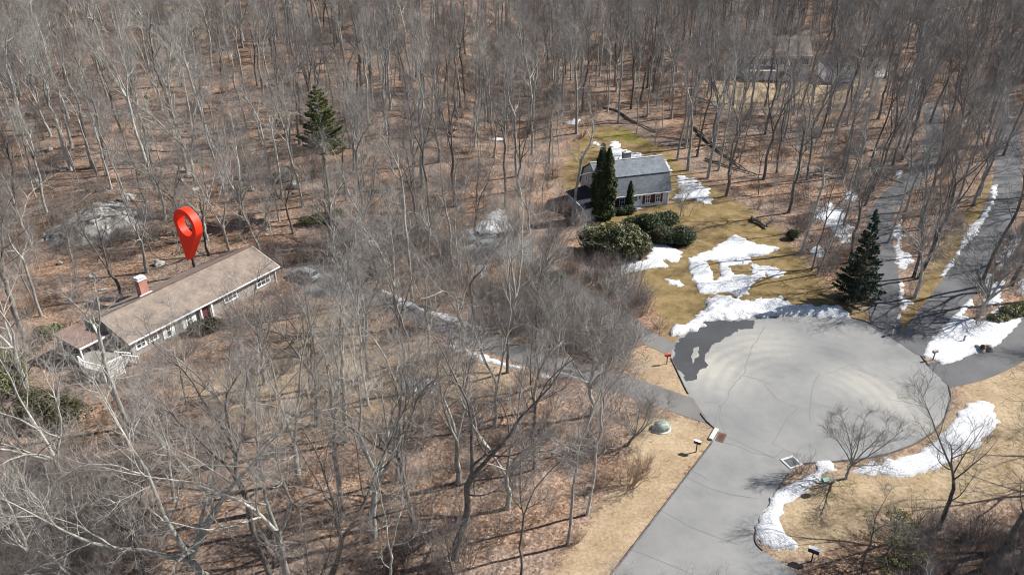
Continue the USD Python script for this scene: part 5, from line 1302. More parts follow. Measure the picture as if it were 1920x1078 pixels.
def where(x, y, px, py):
    if y < 46: return 'at the bottom of the picture'
    if x > 28 and y < 75: return 'in the shade at the lower right'
    if x < 18 and y < 60: return 'in the front woods beside the road verge' if x > -8 else 'in the front woods before the ranch house'
    if x < 18 and y < 112: return 'around the ranch house and its driveway' if x < -20 else 'between the ranch driveway and the grey house'
    if x < -30 and y < 150: return 'on the rocky hillside behind the ranch house'
    if x < -20: return 'high on the left hillside'
    if x < 14 and y < 165: return 'in the middle woods left of the grey house'
    if x < 30: return 'deep in the middle woods'
    if y < 130: return 'along the two right driveways'
    if y < 190: return 'in the woods below the far house'
    return 'around and beyond the far house'
far = []
nind = 0
IND_T, IND_S = 210, 190
nt = ns_ = 0
auto = []
for x, y, dp, px, py in spots:
    z = float(H(x, y)); slim = rs.random() < (0.42 if y > 112 else 0.42)
    h = rs.uniform(11, 17) if slim else rs.uniform(18, 25)
    if y < 112: h *= 0.8 if x < 20 else 0.9
    if y < 46: h *= 0.8
    if 20 < y < 44 and x > -10: h *= 0.8
    m = S[rs.integers(len(S))] if slim else (T[rs.integers(len(T))] if rs.random() < (0.85 if y > 112 else 0.22) else W[rs.integers(len(W))])
    vis = -330 < px < 2250
    ln = (rs.uniform(0, 360), abs(rs.normal(0, 3.2)))
    rz = rs.uniform(0, 360)
    zone = where(x, y, px, py)
    if slim and ns_ < IND_S and vis:
        ns_ += 1; tone = 'dark' if m in (S[2],) else 'pale' if m in (S[1], S[4]) else 'grey'
        auto.append(((x, y, z), m, h, tone + ' slender tree', f'slender {tone} trees {zone}', ln, 'slender_tree', rz, px, py))
    elif not slim and nt < IND_T and vis:
        nt += 1; tone = 'dark' if m in (T[3], T[5], T[8], W[2], W[5]) else 'pale' if m in (T[1], T[6], W[0], W[3]) else 'grey'
        kind_ = 'spreading' if m in W else 'tall'
        auto.append(((x, y, z), m, h, f'{kind_} {tone}-barked tree', f'{kind_} {tone} trees {zone}', ln, 'bare_tree', rz, px, py))
    else:
        far.append((x, y, z, m, h, ln, rz))
LAND = [(355, 430, 'the red map pin'), (285, 525, 'the brick chimney'), (150, 650, 'the screened porch'), (200, 700, 'the lattice deck'), (390, 600, 'the ranch front door'), (495, 530, 'the right end of the ranch house'), (572, 522, 'the silver car'), (900, 460, 'the parked sage car'),
        (780, 720, 'the ranch lawn snow patch'), (700, 560, 'the long driveway snow strip'), (880, 650, 'the bend of the ranch driveway'), (1200, 735, 'the mouth of the ranch driveway'), (1250, 680, 'the red mailbox'), (1240, 800, 'the green dome'), (1300, 845, 'the white-topped mailbox'), (1178, 905, 'the russet bush'),
        (1130, 1000, 'the tan verge'), (355, 1000, 'the great pale forked tree'), (515, 1050, 'the dark leaning trunk at the bottom'), (860, 1000, 'the big right-leaning tree'), (928, 760, 'the double-stemmed tree'), (176, 425, 'the rock ledge'), (434, 330, 'the mossy boulders'), (536, 345, 'the dark rock hollow'), (621, 380, 'the hemlock'),
        (60, 640, 'the big tree at the left edge'), (30, 740, 'the evergreen at the left edge'), (100, 800, 'the feathery green shrub'), (1120, 380, 'the tall twin cedar column'), (1160, 450, 'the rhododendron'), (1180, 300, 'the grey house chimney'), (1100, 260, 'the back lawn'), (1190, 230, 'the slanting fallen trunk'), (1340, 290, 'the crossing fallen trunks'), (1310, 360, 'the snow beside the grey house'),
        (1380, 500, 'the big lawn snow patch'), (1610, 490, 'the spruce'), (1570, 400, 'the woods snow patch'), (1650, 440, 'the winding driveway'), (1820, 490, 'the wide driveway'), (1830, 630, 'the snow triangle'), (1800, 800, 'the curved snow bank'), (1650, 1030, 'the thin young pine'), (1870, 1000, 'the big tree at the lower right'), (1450, 130, 'the far house'), (1585, 140, 'the far garage'), (1480, 175, 'the far lawn'), (1715, 480, 'the dark pair between the driveways'),
        (677, 180, 'the huge gnarled tree'), (134, 300, 'the thick leaning pale trunk'), (773, 520, 'the tall dark straight trunk'), (972, 330, 'the dark forked tree by the lawn'), (930, 260, 'the thin snow streak'), (1071, 230, 'the snow streak in the woods'), (293, 330, 'the stout leaning pale trunk'), (30, 900, 'the blue drum'), (842, 230, 'the dark forked tree deep in the woods'), (450, 200, 'the top of the left hillside'), (200, 120, 'the upper left corner'), (1750, 150, 'the upper right corner'), (1035, 548, 'the evergreen brush in the tangle')]
LXY = np.array([(l[0], l[1]) for l in LAND], float)
keys = {}
for q, a_ in enumerate(auto):
    dd_ = (LXY - [a_[8], a_[9]]) * [1.0, 1.5]; k = int(np.argmin((dd_ ** 2).sum(1))); dx, dy = -dd_[k]
    rel = ('right of' if dx > 0 else 'left of') if abs(dx) > abs(dy) else ('below' if dy > 0 else 'above')
    keys.setdefault((a_[3], rel, k), []).append(((dx * dx + dy * dy), q))
ORD = ['nearest', 'second', 'third', 'fourth', 'fifth', 'sixth', 'seventh', 'eighth', 'ninth', 'tenth', 'eleventh', 'twelfth', 'thirteenth', 'fourteenth', 'fifteenth', 'sixteenth', 'seventeenth', 'eighteenth', 'nineteenth', 'twentieth']
for (kind_, rel, k), lst in keys.items():
    for rank, (_, q) in enumerate(sorted(lst)):
        a_ = auto[q]
        word = '' if len(lst) == 1 else ORD[min(rank, 19)] + ' '
        tree_at(a_[0], a_[1], a_[2], f'{word}{kind_} {rel} {LAND[k][2]}' + ('' if len(lst) == 1 else ', counting outward'), a_[4], a_[5], a_[6], a_[7])
print('hand', len(HAND), 'near', nt, ns_, 'far', len(far))

def instancer(name, protos, items, label, cat_):
    """items: (pos, proto index, scale(3), rz, (az, lean))"""
    pi = UsdGeom.PointInstancer.Define(stage, free('/World', name))
    path = str(pi.GetPath())
    for q, src in enumerate(protos):
        x = UsdGeom.Xform.Define(stage, f'{path}/kind_{q:03d}')
        x.GetPrim().GetReferences().AddInternalReference('/World/' + src)
        pi.CreatePrototypesRel().AddTarget(x.GetPath())
    n = len(items)
    P = np.array([i[0] for i in items], np.float32)
    quat = []
    for _, _, _, rz, (az, dg) in items:
        r = Gf.Rotation(Gf.Vec3d(0, 0, 1), rz) * (Gf.Rotation(Gf.Vec3d(0, 0, 1), -az) * Gf.Rotation(Gf.Vec3d(0, 1, 0), dg) * Gf.Rotation(Gf.Vec3d(0, 0, 1), az))
        qd = r.GetQuat(); im = qd.GetImaginary(); quat.append(Gf.Quath(float(qd.GetReal()), float(im[0]), float(im[1]), float(im[2])))
    pi.CreatePositionsAttr(Vt.Vec3fArray.FromNumpy(P)); pi.CreateOrientationsAttr(Vt.QuathArray(quat))
    pi.CreateScalesAttr(Vt.Vec3fArray.FromNumpy(np.array([i[2] for i in items], np.float32)))
    pi.CreateProtoIndicesAttr(Vt.IntArray([int(i[1]) for i in items]))
    tag(pi, label, cat_, None, 'stuff')
allm = T + S + W
instancer('distant_wood', [m.replace('_model', '_distant_model') for m in allm], [((x, y, z), allm.index(m), (h / MODELS[m][0],) * 3, rz, ln) for x, y, z, m, h, ln, rz in far], 'grey leafless wood rising over the hillside to the top of the picture', 'wood')

# low brush under the trees
bz = unary_union([paved.buffer(0.8), lawn.buffer(-0.2), farlawn, dry, lawn2, *[h.buffer(0.8) for h in HOUSES]]); shapely.prepare(bz); shapely.prepare(ranchlawn)
br = []
xs_ = []
for _ in range(9000):
    y = math.sqrt(rs.uniform(30 ** 2, 260 ** 2)); x = rs.uniform(-1, 1) * (0.72 * y + 8); xs_.append((x, y))
xs_ = np.array(xs_)
bad = shapely.contains(bz, shapely.points(xs_[:, 0], xs_[:, 1])); onl = shapely.contains(ranchlawn, shapely.points(xs_[:, 0], xs_[:, 1]))
dens = meshkit.fbm(np.column_stack([xs_ * 0.045, np.zeros(len(xs_))]), 3, 33)
for (x, y), b_, o_, d_ in zip(xs_, bad, onl, dens):
    if b_ or (o_ and rs.random() < 0.8): continue
    pr = np.clip((d_ - 0.42) * 4.5, 0.04, 1) * (1.0 if y < 112 else 0.45)
    if rs.random() > pr: continue
    k = int(rs.choice([0, 1, 2, 3, 4], p=[.28, .25, .27, .08, .12]))
    s = rs.uniform(0.6, 1.2)
    br.append(((x, y, float(H(x, y))), k, (s * 1.15, s * 1.15, s * rs.uniform(0.9, 1.3)), rs.uniform(0, 360), (0, 0)))
for _ in range(60):                     # dark tangle in the lower right corner
    q = at(rs.uniform(1690, 1960), rs.uniform(985, 1110))
    s = rs.uniform(0.6, 1.1); br.append(((q[0], q[1], q[2]), int(rs.choice([0, 1, 2])), (s, s, s), rs.uniform(0, 360), (0, 0)))
# the tangle between the two left driveways and round the parked cars
for poly, n in ((gpoly([(900, 560), (1060, 500), (1180, 520), (1230, 610), (1210, 690), (1100, 690), (960, 640)]), 190), (gpoly([(470, 500), (620, 470), (720, 430), (760, 520), (640, 510)]), 80), (gpoly([(0, 900), (260, 880), (330, 1078), (0, 1110)]), 130), (gpoly([(640, 420), (860, 380), (900, 560), (760, 560)]), 45)):
    a, b, c, d = poly.bounds
    while n:
        x, y = rs.uniform(a, c), rs.uniform(b, d)
        if poly.contains(Point(x, y)) and not bz.contains(Point(x, y)):
            n -= 1; s = rs.uniform(0.8, 1.35)
            br.append(((x, y, float(H(x, y))), int(rs.choice([0, 1, 2, 4])), (s, s, s), rs.uniform(0, 360), (0, 0)))
print('brush', len(br))
instancer('undergrowth', BRUSH, br, 'tangled bare brush growing low between the trees', 'undergrowth')
def brush_at(px, py, k, s, label, name='bare_shrub'):
    copy_of('/World/' + BRUSH[k], name, label, 'shrub', at(px, py), rT.uniform(0, 360), s)
brush_at(1178, 910, 3, 1.5, 'russet leafless bush on the tan verge beside the road')
brush_at(1205, 880, 3, 1.0, 'smaller russet bush behind the one on the tan verge')
brush_at(1845, 585, 2, 1.1, 'low bare bush in the brown patch of the snow triangle')
brush_at(1283, 404, 4, 1.25, 'wide bare bush on the leaf bed right of the grey house')

# evergreens
column_tree('cedar_column', 'tall dark twin-topped columnar evergreen before the left end of the grey house', at(1128, 410), 12.6, 1.55, 31, ((-0.4, 0, 1.0), (0.62, -0.1, 0.95)))
column_tree('cedar_column', 'short slim columnar evergreen beside the white front door', at(1179, 396), 5.2, 0.62, 32)
bush('rhododendron', 'huge round rhododendron bush with yellow-green leaves before the garage', at(1160, 478), [((0, 0, 2.0), (3.3, 2.9, 2.6)), ((-2.9, 0.5, 1.5), (2.4, 2.2, 2.0)), ((2.2, -0.6, 1.6), (2.3, 2.1, 2.0)), ((-1.0, -1.4, 1.4), (2.5, 1.8, 1.7)), ((-3.8, 1.4, 2.1), (2.2, 2.0, 1.9))], 15000, 0.21, 'leaf_rhody', 41)
bush('evergreen_bush', 'dark green bush mass between the rhododendron and the white front wall', at(1215, 432), [((0, 0, 1.2), (2.4, 1.6, 1.5)), ((2.3, 0.5, 1.2), (2.0, 1.5, 1.4)), ((-2.2, 0.4, 0.9), (1.7, 1.2, 1.1)), ((0.8, -1.2, 0.9), (2.0, 1.4, 1.2)), ((3.4, 1.3, 1.3), (1.6, 1.3, 1.3))], 9000, 0.15, 'leaf_yew', 42)
bush('evergreen_bush', 'rounded dark green bush at the lower right end of the bush row', at(1277, 456), [((0, 0, 1.1), (2.1, 1.7, 1.5)), ((-1.9, 0.1, 1.0), (1.8, 1.6, 1.3)), ((1.1, 0.7, 0.8), (1.2, 1.2, 1.1))], 6000, 0.15, 'leaf_yew', 43)
bush('olive_bush', 'thin brown-green bush between the two dark bushes before the grey house', at(1240, 456), [((0, 0, 1.0), (1.6, 1.3, 1.4)), ((-1.0, 0.4, 0.9), (1.2, 1.0, 1.0))], 2600, 0.15, 'leaf_olive', 44)
bush('clipped_hedge', 'low dark green hedge along the white front wall', at(1162, 402), [((-1.6, 0, 0.5), (1.3, 0.8, 0.7)), ((0, 0.1, 0.5), (1.3, 0.8, 0.75)), ((1.6, 0.4, 0.6), (1.2, 0.8, 0.8))], 3600, 0.12, 'leaf_yew', 45)
conifer('spruce_tree', 'dark green spruce standing beside the winding driveway', at(1603, 566), 13.0, 3.2, 51, bare=0.03, whorls=52, per=5, dens=0.95, droop=-0.1, power=1.15, size=0.115, gaps=0.15)
conifer('hemlock_tree', 'tall hemlock with bare lower trunk and green top on the left hillside', at(621, 402), 21.0, 3.6, 52, bare=0.5, whorls=34, per=5, material='leaf_hemlock', droop=0.05, dens=0.62, size=0.17, power=0.7, gaps=0.3)
conifer('pine_tree', 'thin see-through young pine on the lower right lawn', at(1655, 1062), 6.0, 3.0, 53, bare=0.2, whorls=20, per=5, material='leaf_hemlock', droop=0.15, dens=0.42, size=0.065, gaps=0.2)
bush('evergreen_bush', 'dark evergreen at the left edge below the porch', at(8, 742), [((0, 0, 2.4), (2.6, 2.4, 2.9)), ((-2.0, 0, 1.6), (2.0, 2.0, 2.0))], 9000, 0.18, 'leaf_hemlock', 61)
bush('evergreen_bush', 'thin feathery green shrub at the lower left beside the porch', at(95, 790), [((0, 0, 1.5), (2.6, 1.8, 1.6)), ((2.4, -0.4, 1.2), (1.8, 1.6, 1.3)), ((-1.6, 0.8, 1.8), (1.6, 1.6, 1.5))], 4200, 0.15, 'leaf_olive', 62, core=0.4)
bush('laurel_bush', 'sparse yellow-green laurel left of the screened porch', at(86, 638), [((0, 0, 0.9), (1.1, 0.9, 0.9)), ((0.8, 0.9, 0.8), (0.8, 0.8, 0.8))], 1300, 0.19, 'leaf_rhody', 63, core=0.3)
bush('laurel_bush', 'green laurel on the snow at the right picture edge', at(1893, 590), [((0, 0, 0.5), (1.3, 1.0, 0.6)), ((1.6, 0.6, 0.5), (1.2, 1.0, 0.7))], 1600, 0.16, 'leaf_rhody', 64, core=0.4)
bush('laurel_bush', 'flat green laurel in front of the other one on the snow triangle', at(1868, 601), [((0, 0, 0.35), (1.2, 0.8, 0.4)), ((0.9, 0.2, 0.3), (0.8, 0.7, 0.4))], 1000, 0.16, 'leaf_rhody', 65, core=0.4)
bush('yellow_bush', 'yellowish bush before the ranch house door', at(396, 620), [((0, 0, 0.8), (1.3, 1.2, 0.9)), ((-1.4, -0.6, 0.7), (1.0, 1.0, 0.8))], 1900, 0.12, 'leaf_olive', 66, core=0.55)
bush('evergreen_bush', 'dark evergreen brush in the tangle below the parked cars', at(1035, 548), [((0, 0, 1.4), (1.6, 1.5, 1.6)), ((-1.2, 0.2, 1.0), (1.2, 1.2, 1.2))], 2600, 0.16, 'leaf_yew', 67, core=0.5)
bush('laurel_bush', 'scattered green laurel under the hemlock', at(600, 418), [((0, 0, 0.7), (1.6, 1.4, 0.8)), ((2.4, 0.7, 0.8), (1.6, 1.3, 1.0)), ((-1.9, -0.5, 0.5), (1.3, 1.1, 0.7))], 2000, 0.17, 'leaf_hemlock', 68, core=0.3)
bush('evergreen_bush', 'small dark shrub under the trees left of the spruce', at(1484, 448), [((0, 0, 0.6), (0.9, 0.8, 0.8))], 900, 0.14, 'leaf_yew', 69)
# ------------------------------------------------------------------ small things
def rock(name, label, px, py, r, seed, material='rock', sink=0.3, rz=0.0, sub=3, crag=0.45, cat_='boulder', group=None):
    p = at(px, py)
    m = trimesh.creation.icosphere(sub, 1.0); v = m.vertices.copy()
    # chop with random planes for flat broken faces, then roughen
    rng = np.random.default_rng(seed)
    for _ in range(16):
        n = unit(rng.normal(0, 1, 3)); d = rng.uniform(0.55, 0.9); o = v @ n - d
        v -= np.maximum(o, 0)[:, None] * n * 0.9
    v *= (1 + crag * (meshkit.fbm(v * 2.2 + seed, 4, seed) - 0.5))[:, None]
    v = v * np.array(r); v[:, 2] += r[2] * (1 - 2 * sink) * 0.6
    R = trimesh.transformations.rotation_matrix(math.radians(rz), [0, 0, 1])[:3, :3]
    t = thing_mesh(name, (v @ R.T, m.faces), material, p, label, cat_, group, 35)
    return t
def thing_mesh(name, geo, material, loc, label, cat_, group=None, smooth=False):
    m = mesh(name, geo, material, smooth=smooth, label=label, cat=cat_, group=group)
    UsdGeom.Xformable(m).AddTranslateOp().Set(Gf.Vec3d(*map(float, loc)))
    return m

def ledge():
    """Broad bare rock dome with cracks and steps, lying in the hillside."""
    p = at(176, 425)
    n = 90; a = np.linspace(-1, 1, n); X, Y = np.meshgrid(a, a)
    R_ = np.sqrt(X ** 2 + Y ** 2)
    x, y = X * 8.5, Y * 5.8
    q = np.stack([x, y, 0 * x], -1)
    hgt = 1.9 * np.clip(1 - R_ ** 2.6, -0.6, 1) + 1.1 * (meshkit.fbm(q * 0.35 + 3, 4, 3) - 0.5)
    tilt = x * 0.6 - y * 0.9 + 2.2 * meshkit.fbm(q * 0.3 + 9, 3, 4)
    hgt += 0.35 * (np.abs((tilt * 0.45) % 1 - 0.5) * 2) ** 0.5 - 0.2
    hgt -= 0.5 * (meshkit.fbm(q * 1.3 + 20, 2, 6) < 0.36) * 0.6
    ca, sa = math.cos(0.35), math.sin(0.35)
    wx, wy = p[0] + x * ca - y * sa, p[1] + x * sa + y * ca
    Zz = H(wx, wy) + hgt - 0.5
    V = np.stack([wx - p[0], wy - p[1], Zz - p[2]], -1).reshape(-1, 3)
    i, j = np.meshgrid(np.arange(n - 1), np.arange(n - 1), indexing='ij'); b = (i * n + j).ravel()
    F = np.vstack([np.stack([b, b + 1, b + n + 1], -1), np.stack([b, b + n + 1, b + n], -1)])
    thing_mesh('rock_ledge', (V, F), 'rock', p, 'broad grey bare rock ledge on the hillside left of the map pin', 'rock', None, 30)
ledge()
RK = [(262, 350, (1.9, 1.0, 0.7), 'rock_pale', 'pale flat rock above the ledge beside the stout leaning trunk'), (238, 372, (1.6, 1.3, 0.8), 'rock', 'grey rock at the top of the ledge under the slim pair'), (298, 497, (1.0, 0.7, 0.8), 'rock_pale', 'pale rock right behind the brick chimney'),
      (422, 326, (1.5, 1.1, 0.9), 'rock_mossy', 'left mossy boulder on the hillside'), (448, 335, (1.3, 0.9, 0.6), 'rock_mossy', 'middle mossy boulder on the hillside'), (462, 322, (0.7, 0.7, 0.7), 'rock_mossy', 'small upright boulder right of the mossy pair'),
      (536, 335, (2.6, 2.0, 2.2), 'rock_mossy', 'big boulder over the dark rock hollow'), (512, 338, (1.5, 1.2, 1.0), 'rock', 'grey boulder left of the dark rock hollow'), (556, 352, (1.3, 1.0, 1.1), 'rock', 'grey boulder right of the dark rock hollow'), (472, 357, (0.6, 0.5, 0.4), 'rock', 'small stone on the leafy slope below the boulders'),
      (172, 520, (0.7, 0.5, 0.5), 'rock_pale', 'pale stone in the leaves left of the chimney'), (193, 544, (0.6, 0.4, 0.25), 'rock_pale', 'flat pale stone in the leaves behind the ranch roof'), (272, 325, (1.2, 0.8, 0.6), 'rock_mossy', 'mossy rock left of the stout leaning trunk'), (297, 320, (1.0, 0.8, 0.6), 'rock', 'grey rock behind the stout leaning trunk'),
      (345, 322, (1.1, 0.7, 0.5), 'rock', 'rock on the hillside between two tall trunks'), (208, 352, (1.0, 0.6, 0.4), 'rock_pale', 'low pale rock at the left upper end of the ledge'), (418, 345, (0.8, 0.6, 0.5), 'rock', 'grey rock below the left mossy boulder'), (112, 495, (0.6, 0.5, 0.4), 'rock', 'small rock in the leaves at the far left')]
for q, (px, py, r_, m_, lab) in enumerate(RK): rock('boulder', lab, px, py, r_, 70 + q, m_, rz=37 * q)

def log(label, px0, py0, px1, py1, r, seed, stubs=3):
    rng = np.random.default_rng(seed)
    a, b = at(px0, py0), at(px1, py1); k = 9
    P = a + (b - a) * np.linspace(0, 1, k)[:, None]; P[1:-1, :2] += rng.normal(0, 0.12, (k - 2, 2)); P[:, 2] = H(P[:, 0], P[:, 1]) + r * 0.8 + rng.uniform(0, 0.15, k)
    R = r * np.linspace(1, 0.45, k)
    S0, T0, _ = grow(rng, P[None], R[None], stubs, 0.4, 0.95, (40, 75), 1.8, 0.1, 4, 0.2, 0.5, 0.03)
    t = thing('fallen_log', label, 'log', P[0])
    mesh('trunk', (lambda vf: (vf[0] - P[0], vf[1]))(tubes(P[None], R[None], 8, cap=True)), 'rotten_log', t, smooth=40)
    mesh('branch_stubs', (lambda vf: (vf[0] - P[0], vf[1]))(tubes(S0, T0, 4)), 'rotten_log', t)
log('long fallen trunk slanting down behind the right side of the back lawn', 1130, 203, 1238, 252, 0.28, 1)
log('thick fallen trunk in the woods right of the grey house, upper one', 1296, 236, 1352, 285, 0.3, 2)
log('fallen trunk crossing the one right of the grey house', 1308, 252, 1400, 322, 0.26, 3)
log('dark fallen trunk below the crossing pair', 1322, 300, 1418, 330, 0.24, 4)
log('fallen grey stick lying across the woods right of the house', 1290, 345, 1400, 335, 0.12, 5)
log('rotten log pile end at the edge of the right lawn', 1408, 412, 1440, 430, 0.4, 6, 4)
log('fallen limb lying in the leaves of the front woods', 838, 706, 925, 698, 0.16, 7, 6)
log('dark fallen log on the left hillside', 395, 480, 372, 360, 0.13, 8, 2)
log('low log behind the right end of the ranch house', 520, 475, 560, 470, 0.22, 9, 2)

rl = np.random.default_rng(19)
nlog = 0; nth = {}
while nlog < 34:
    y = math.sqrt(rl.uniform(50 ** 2, 210 ** 2)); x = rl.uniform(-1, 1) * 0.68 * y
    if bz.buffer(2).contains(Point(x, y)): continue
    nlog += 1; a_ = rl.uniform(0, 6.28); l_ = rl.uniform(3, 9)
    q0, q1 = proj((x, y, float(H(x, y)))), proj((x + l_ * math.cos(a_), y + l_ * math.sin(a_), float(H(x + l_ * math.cos(a_), y + l_ * math.sin(a_)))))
    kk = int(np.argmin((((LXY - q0[:2]) * [1.0, 1.5]) ** 2).sum(1))); nth[kk] = nth.get(kk, 0) + 1
    log(f'{["", "second ", "third ", "fourth ", "fifth ", "sixth "][min(nth[kk] - 1, 5)]}fallen {"long" if l_ > 6 else "short"} limb in the leaves near {LAND[kk][2]}', q0[0], q0[1], q1[0], q1[1], rl.uniform(0.07, 0.2), 200 + nlog, 3)
nb_ = {}
for q in range(46):
    y = math.sqrt(rl.uniform(112 ** 2, 175 ** 2)); x = rl.uniform(-0.7 * y, -22)
    c_ = proj((x, y, float(H(x, y)))); s_ = rl.uniform(0.3, 1.1)
    kk = int(np.argmin((((LXY - c_[:2]) * [1.0, 1.5]) ** 2).sum(1))); nb_[kk] = nb_.get(kk, 0) + 1
    rock('boulder', f'{["", "second ", "third ", "fourth ", "fifth ", "sixth ", "seventh ", "eighth ", "ninth "][min(nb_[kk] - 1, 8)]}{["grey", "mossy", "pale"][q % 3]} weathered boulder in the leaves near {LAND[kk][2]}', c_[0], c_[1], (s_, s_ * 0.75, s_ * 0.6), 300 + q, ['rock', 'rock_mossy', 'rock_pale'][q % 3], rz=40 * q, sub=2, group='boulders scattered over the left hillside')

def mailbox(px, py, yaw, body, post, label, top=None, size=1.0, arm=False, hgt=1.05):
    p = at(px, py); t = thing('mailbox', label, 'mailbox', p, yaw)
    mesh('post', bx((0, 0, hgt / 2 - 0.1), (0.10, 0.10, hgt + 0.2)), post, t)
    w, l = 0.20 * size, 0.52 * size
    an = np.linspace(0, math.pi, 10); prof = [(-w / 2, 0), (w / 2, 0)] + [(w / 2 * math.cos(a), 0.14 * size + w / 2 * math.sin(a)) for a in an]
    m = trimesh.creation.extrude_polygon(Polygon(prof).buffer(0), l, engine='earcut')
    v = m.vertices; m = trimesh.Trimesh(np.column_stack([v[:, 2] - l / 2, v[:, 0], v[:, 1] + hgt]), m.faces, process=False)
    b = mesh('box', m, body, t, smooth=40)
    if top: mesh('lid', bx((0, 0, hgt + 0.14 * size + w / 2 + 0.02), (l * 1.05, w * 1.1, 0.03)), top, t)  # on the lower black mailbox this plate paints in sky glare
    mesh('door', bx((l / 2 + 0.012, 0, hgt + 0.11 * size), (0.02, w * 0.95, 0.2 * size)), body if body != 'red_paint' else 'black_paint', b)
    mesh('flag', cat(bx((0.05, -w / 2 - 0.015, hgt + 0.16), (0.02, 0.015, 0.22)), bx((0.10, -w / 2 - 0.015, hgt + 0.25), (0.12, 0.015, 0.06))), 'red_paint', b)
    mesh('bracket', bx((0, 0, hgt - 0.04), (l * 0.8, 0.09, 0.06)), post, t)
mailbox(1305, 847, -30, 'black_paint', 'black_paint', 'black mailbox with white top on the tan verge by the concrete inlet', 'white_paint', 1.25)
mailbox(1250, 682, 10, 'red_paint', 'wood_post', 'red mailbox on a wooden post left of the turning circle', None, 1.3)
mailbox(1749, 675, 200, 'grey_wood', 'wood_post', 'weathered mailbox on a leaning post at the tip of the snow triangle', None, 1.3)
mailbox(1521, 1052, 150, 'black_paint', 'black_paint', 'black mailbox with sky glare painted as a grey lid below the snow heap corner', 'trim_grey', 1.6)  # grey lid colour stands in for sky glare on the rounded top
mailbox(1673, 628, 230, 'black_paint', 'white_paint', 'small black mailbox on a white post between the two right driveways', None, 1.1)

def inlet(px, py, yaw, label, w, d, grate, frame=True):
    p = at(px, py); t = thing('storm_drain', label, 'storm drain', (p[0], p[1], p[2] + 0.02), yaw)
    if frame:
        mesh('frame', cat(bx((0, d / 2, 0.03), (w, 0.22, 0.07)), bx((0, -d / 2, 0.03), (w, 0.16, 0.07)), bx((-w / 2 + 0.09, 0, 0.03), (0.18, d - 0.19, 0.068)), bx((w / 2 - 0.09, 0, 0.03), (0.18, d - 0.19, 0.068))), 'concrete', t)
    mesh('grate', cat(bx((0, 0, 0.012), (w - 0.36 if frame else w, d - 0.2 if frame else d, 0.03)), *[bx((x, 0, 0.035), (0.05, d - 0.3, 0.03)) for x in np.arange(-w / 2 + 0.28, w / 2 - 0.25, 0.13)]), grate, t)
    return t
t = inlet(1352, 820, 62, 'rusty brown storm drain grate beside the white concrete kerb block', 1.5, 0.8, 'rust_iron', False)
kb = at(1338, 815)
b = thing('kerb_inlet', 'white concrete kerb block at the corner of the tan verge', 'kerb block', kb, 58)
mesh('block', trimesh.convex.convex_hull(np.array([(x, y, z) for x in (-0.95, 0.95) for y, z in ((-0.2, -0.05), (-0.2, 0.17), (-0.16, 0.21), (0.2, 0.21), (0.24, 0.17), (0.24, -0.05))])), 'concrete', b)
mesh('opening', bx((0, -0.205, 0.06), (1.3, 0.02, 0.1)), 'black_paint', b)
inlet(1484, 867, 22, 'square storm drain with white concrete frame at the mouth of the circle', 1.5, 1.25, 'dark_iron')

# green domed utility cover and its marker
p = at(1240, 803); t = thing('utility_cover', 'pale green domed utility cover on the tan verge', 'utility cover', p, 25)
m = trimesh.creation.icosphere(3, 1.0); v = m.vertices.copy(); v = np.sign(v) * np.abs(v) ** 0.8; v = v * [0.85, 0.72, 0.85]; v[:, 2] = np.maximum(v[:, 2], -0.1)
mesh('dome', (v, m.faces), 'green_fibre', t, smooth=True)
mesh('base', trimesh.creation.cylinder(0.98, 0.12, sections=28).apply_translation((0, 0, 0.02)), 'concrete', t)
mesh('door', bx((0, -0.70, 0.3), (0.6, 0.06, 0.45)), 'green_fibre', t); mesh('latch', bx((0.2, -0.74, 0.35), (0.06, 0.03, 0.1)), 'dark_iron', t)
p = at(1221, 792); t = thing('marker_post', 'thin white marker post left of the green dome', 'post', p)
mesh('post', bx((0, 0, 0.5), (0.07, 0.05, 1.1)), 'white_paint', t); mesh('cap', bx((0, 0, 1.07), (0.09, 0.07, 0.05)), 'trim_grey', t)
# things on the lower right lawn
p = at(1541, 922); t = thing('bird_feeder', 'small teal bird feeder on a thin pole by the lower snow bank', 'bird feeder', p, 20)
mesh('pole', cyl((0, 0, -0.1), (0, 0, 1.25), 0.03, 6), 'dark_iron', t); mesh('tray', bx((0, 0, 1.27), (0.5, 0.4, 0.05)), 'teal_plastic', t)
mesh('roof', trimesh.convex.convex_hull(np.array([(-.32, -.28, 1.52), (.32, -.28, 1.52), (-.32, .28, 1.52), (.32, .28, 1.52), (-.32, 0, 1.7), (.32, 0, 1.7)])), 'teal_plastic', t); mesh('hopper', bx((0, 0, 1.4), (0.28, 0.2, 0.24)), 'car_glass', t)
p = at(1563, 905); t = thing('garden_light', 'little white garden light left of the small tree', 'light', p)
mesh('stake', cyl((0, 0, -0.1), (0, 0, 0.3), 0.03, 6), 'black_paint', t); mesh('head', trimesh.creation.cone(0.17, 0.14).apply_translation((0, 0, 0.3)), 'white_paint', t)
p = at(1806, 641); t = thing('stone_post', 'short grey post standing in a bare spot of the snow triangle', 'post', p, 15)
mesh('shaft', cyl((0, 0, -0.1), (0.03, 0, 0.95), 0.11, 8, 0.09), 'grey_wood', t); mesh('base', ball((0, 0, 0.05), (0.75, 0.4, 0.14), 4, 0.2), 'rotten_log', t, smooth=True)
rock('stump_scrap', 'flat dark scrap of earth below the short grey post', 1797, 650, (0.5, 0.22, 0.14), 91, 'rotten_log', cat_='earth clod')
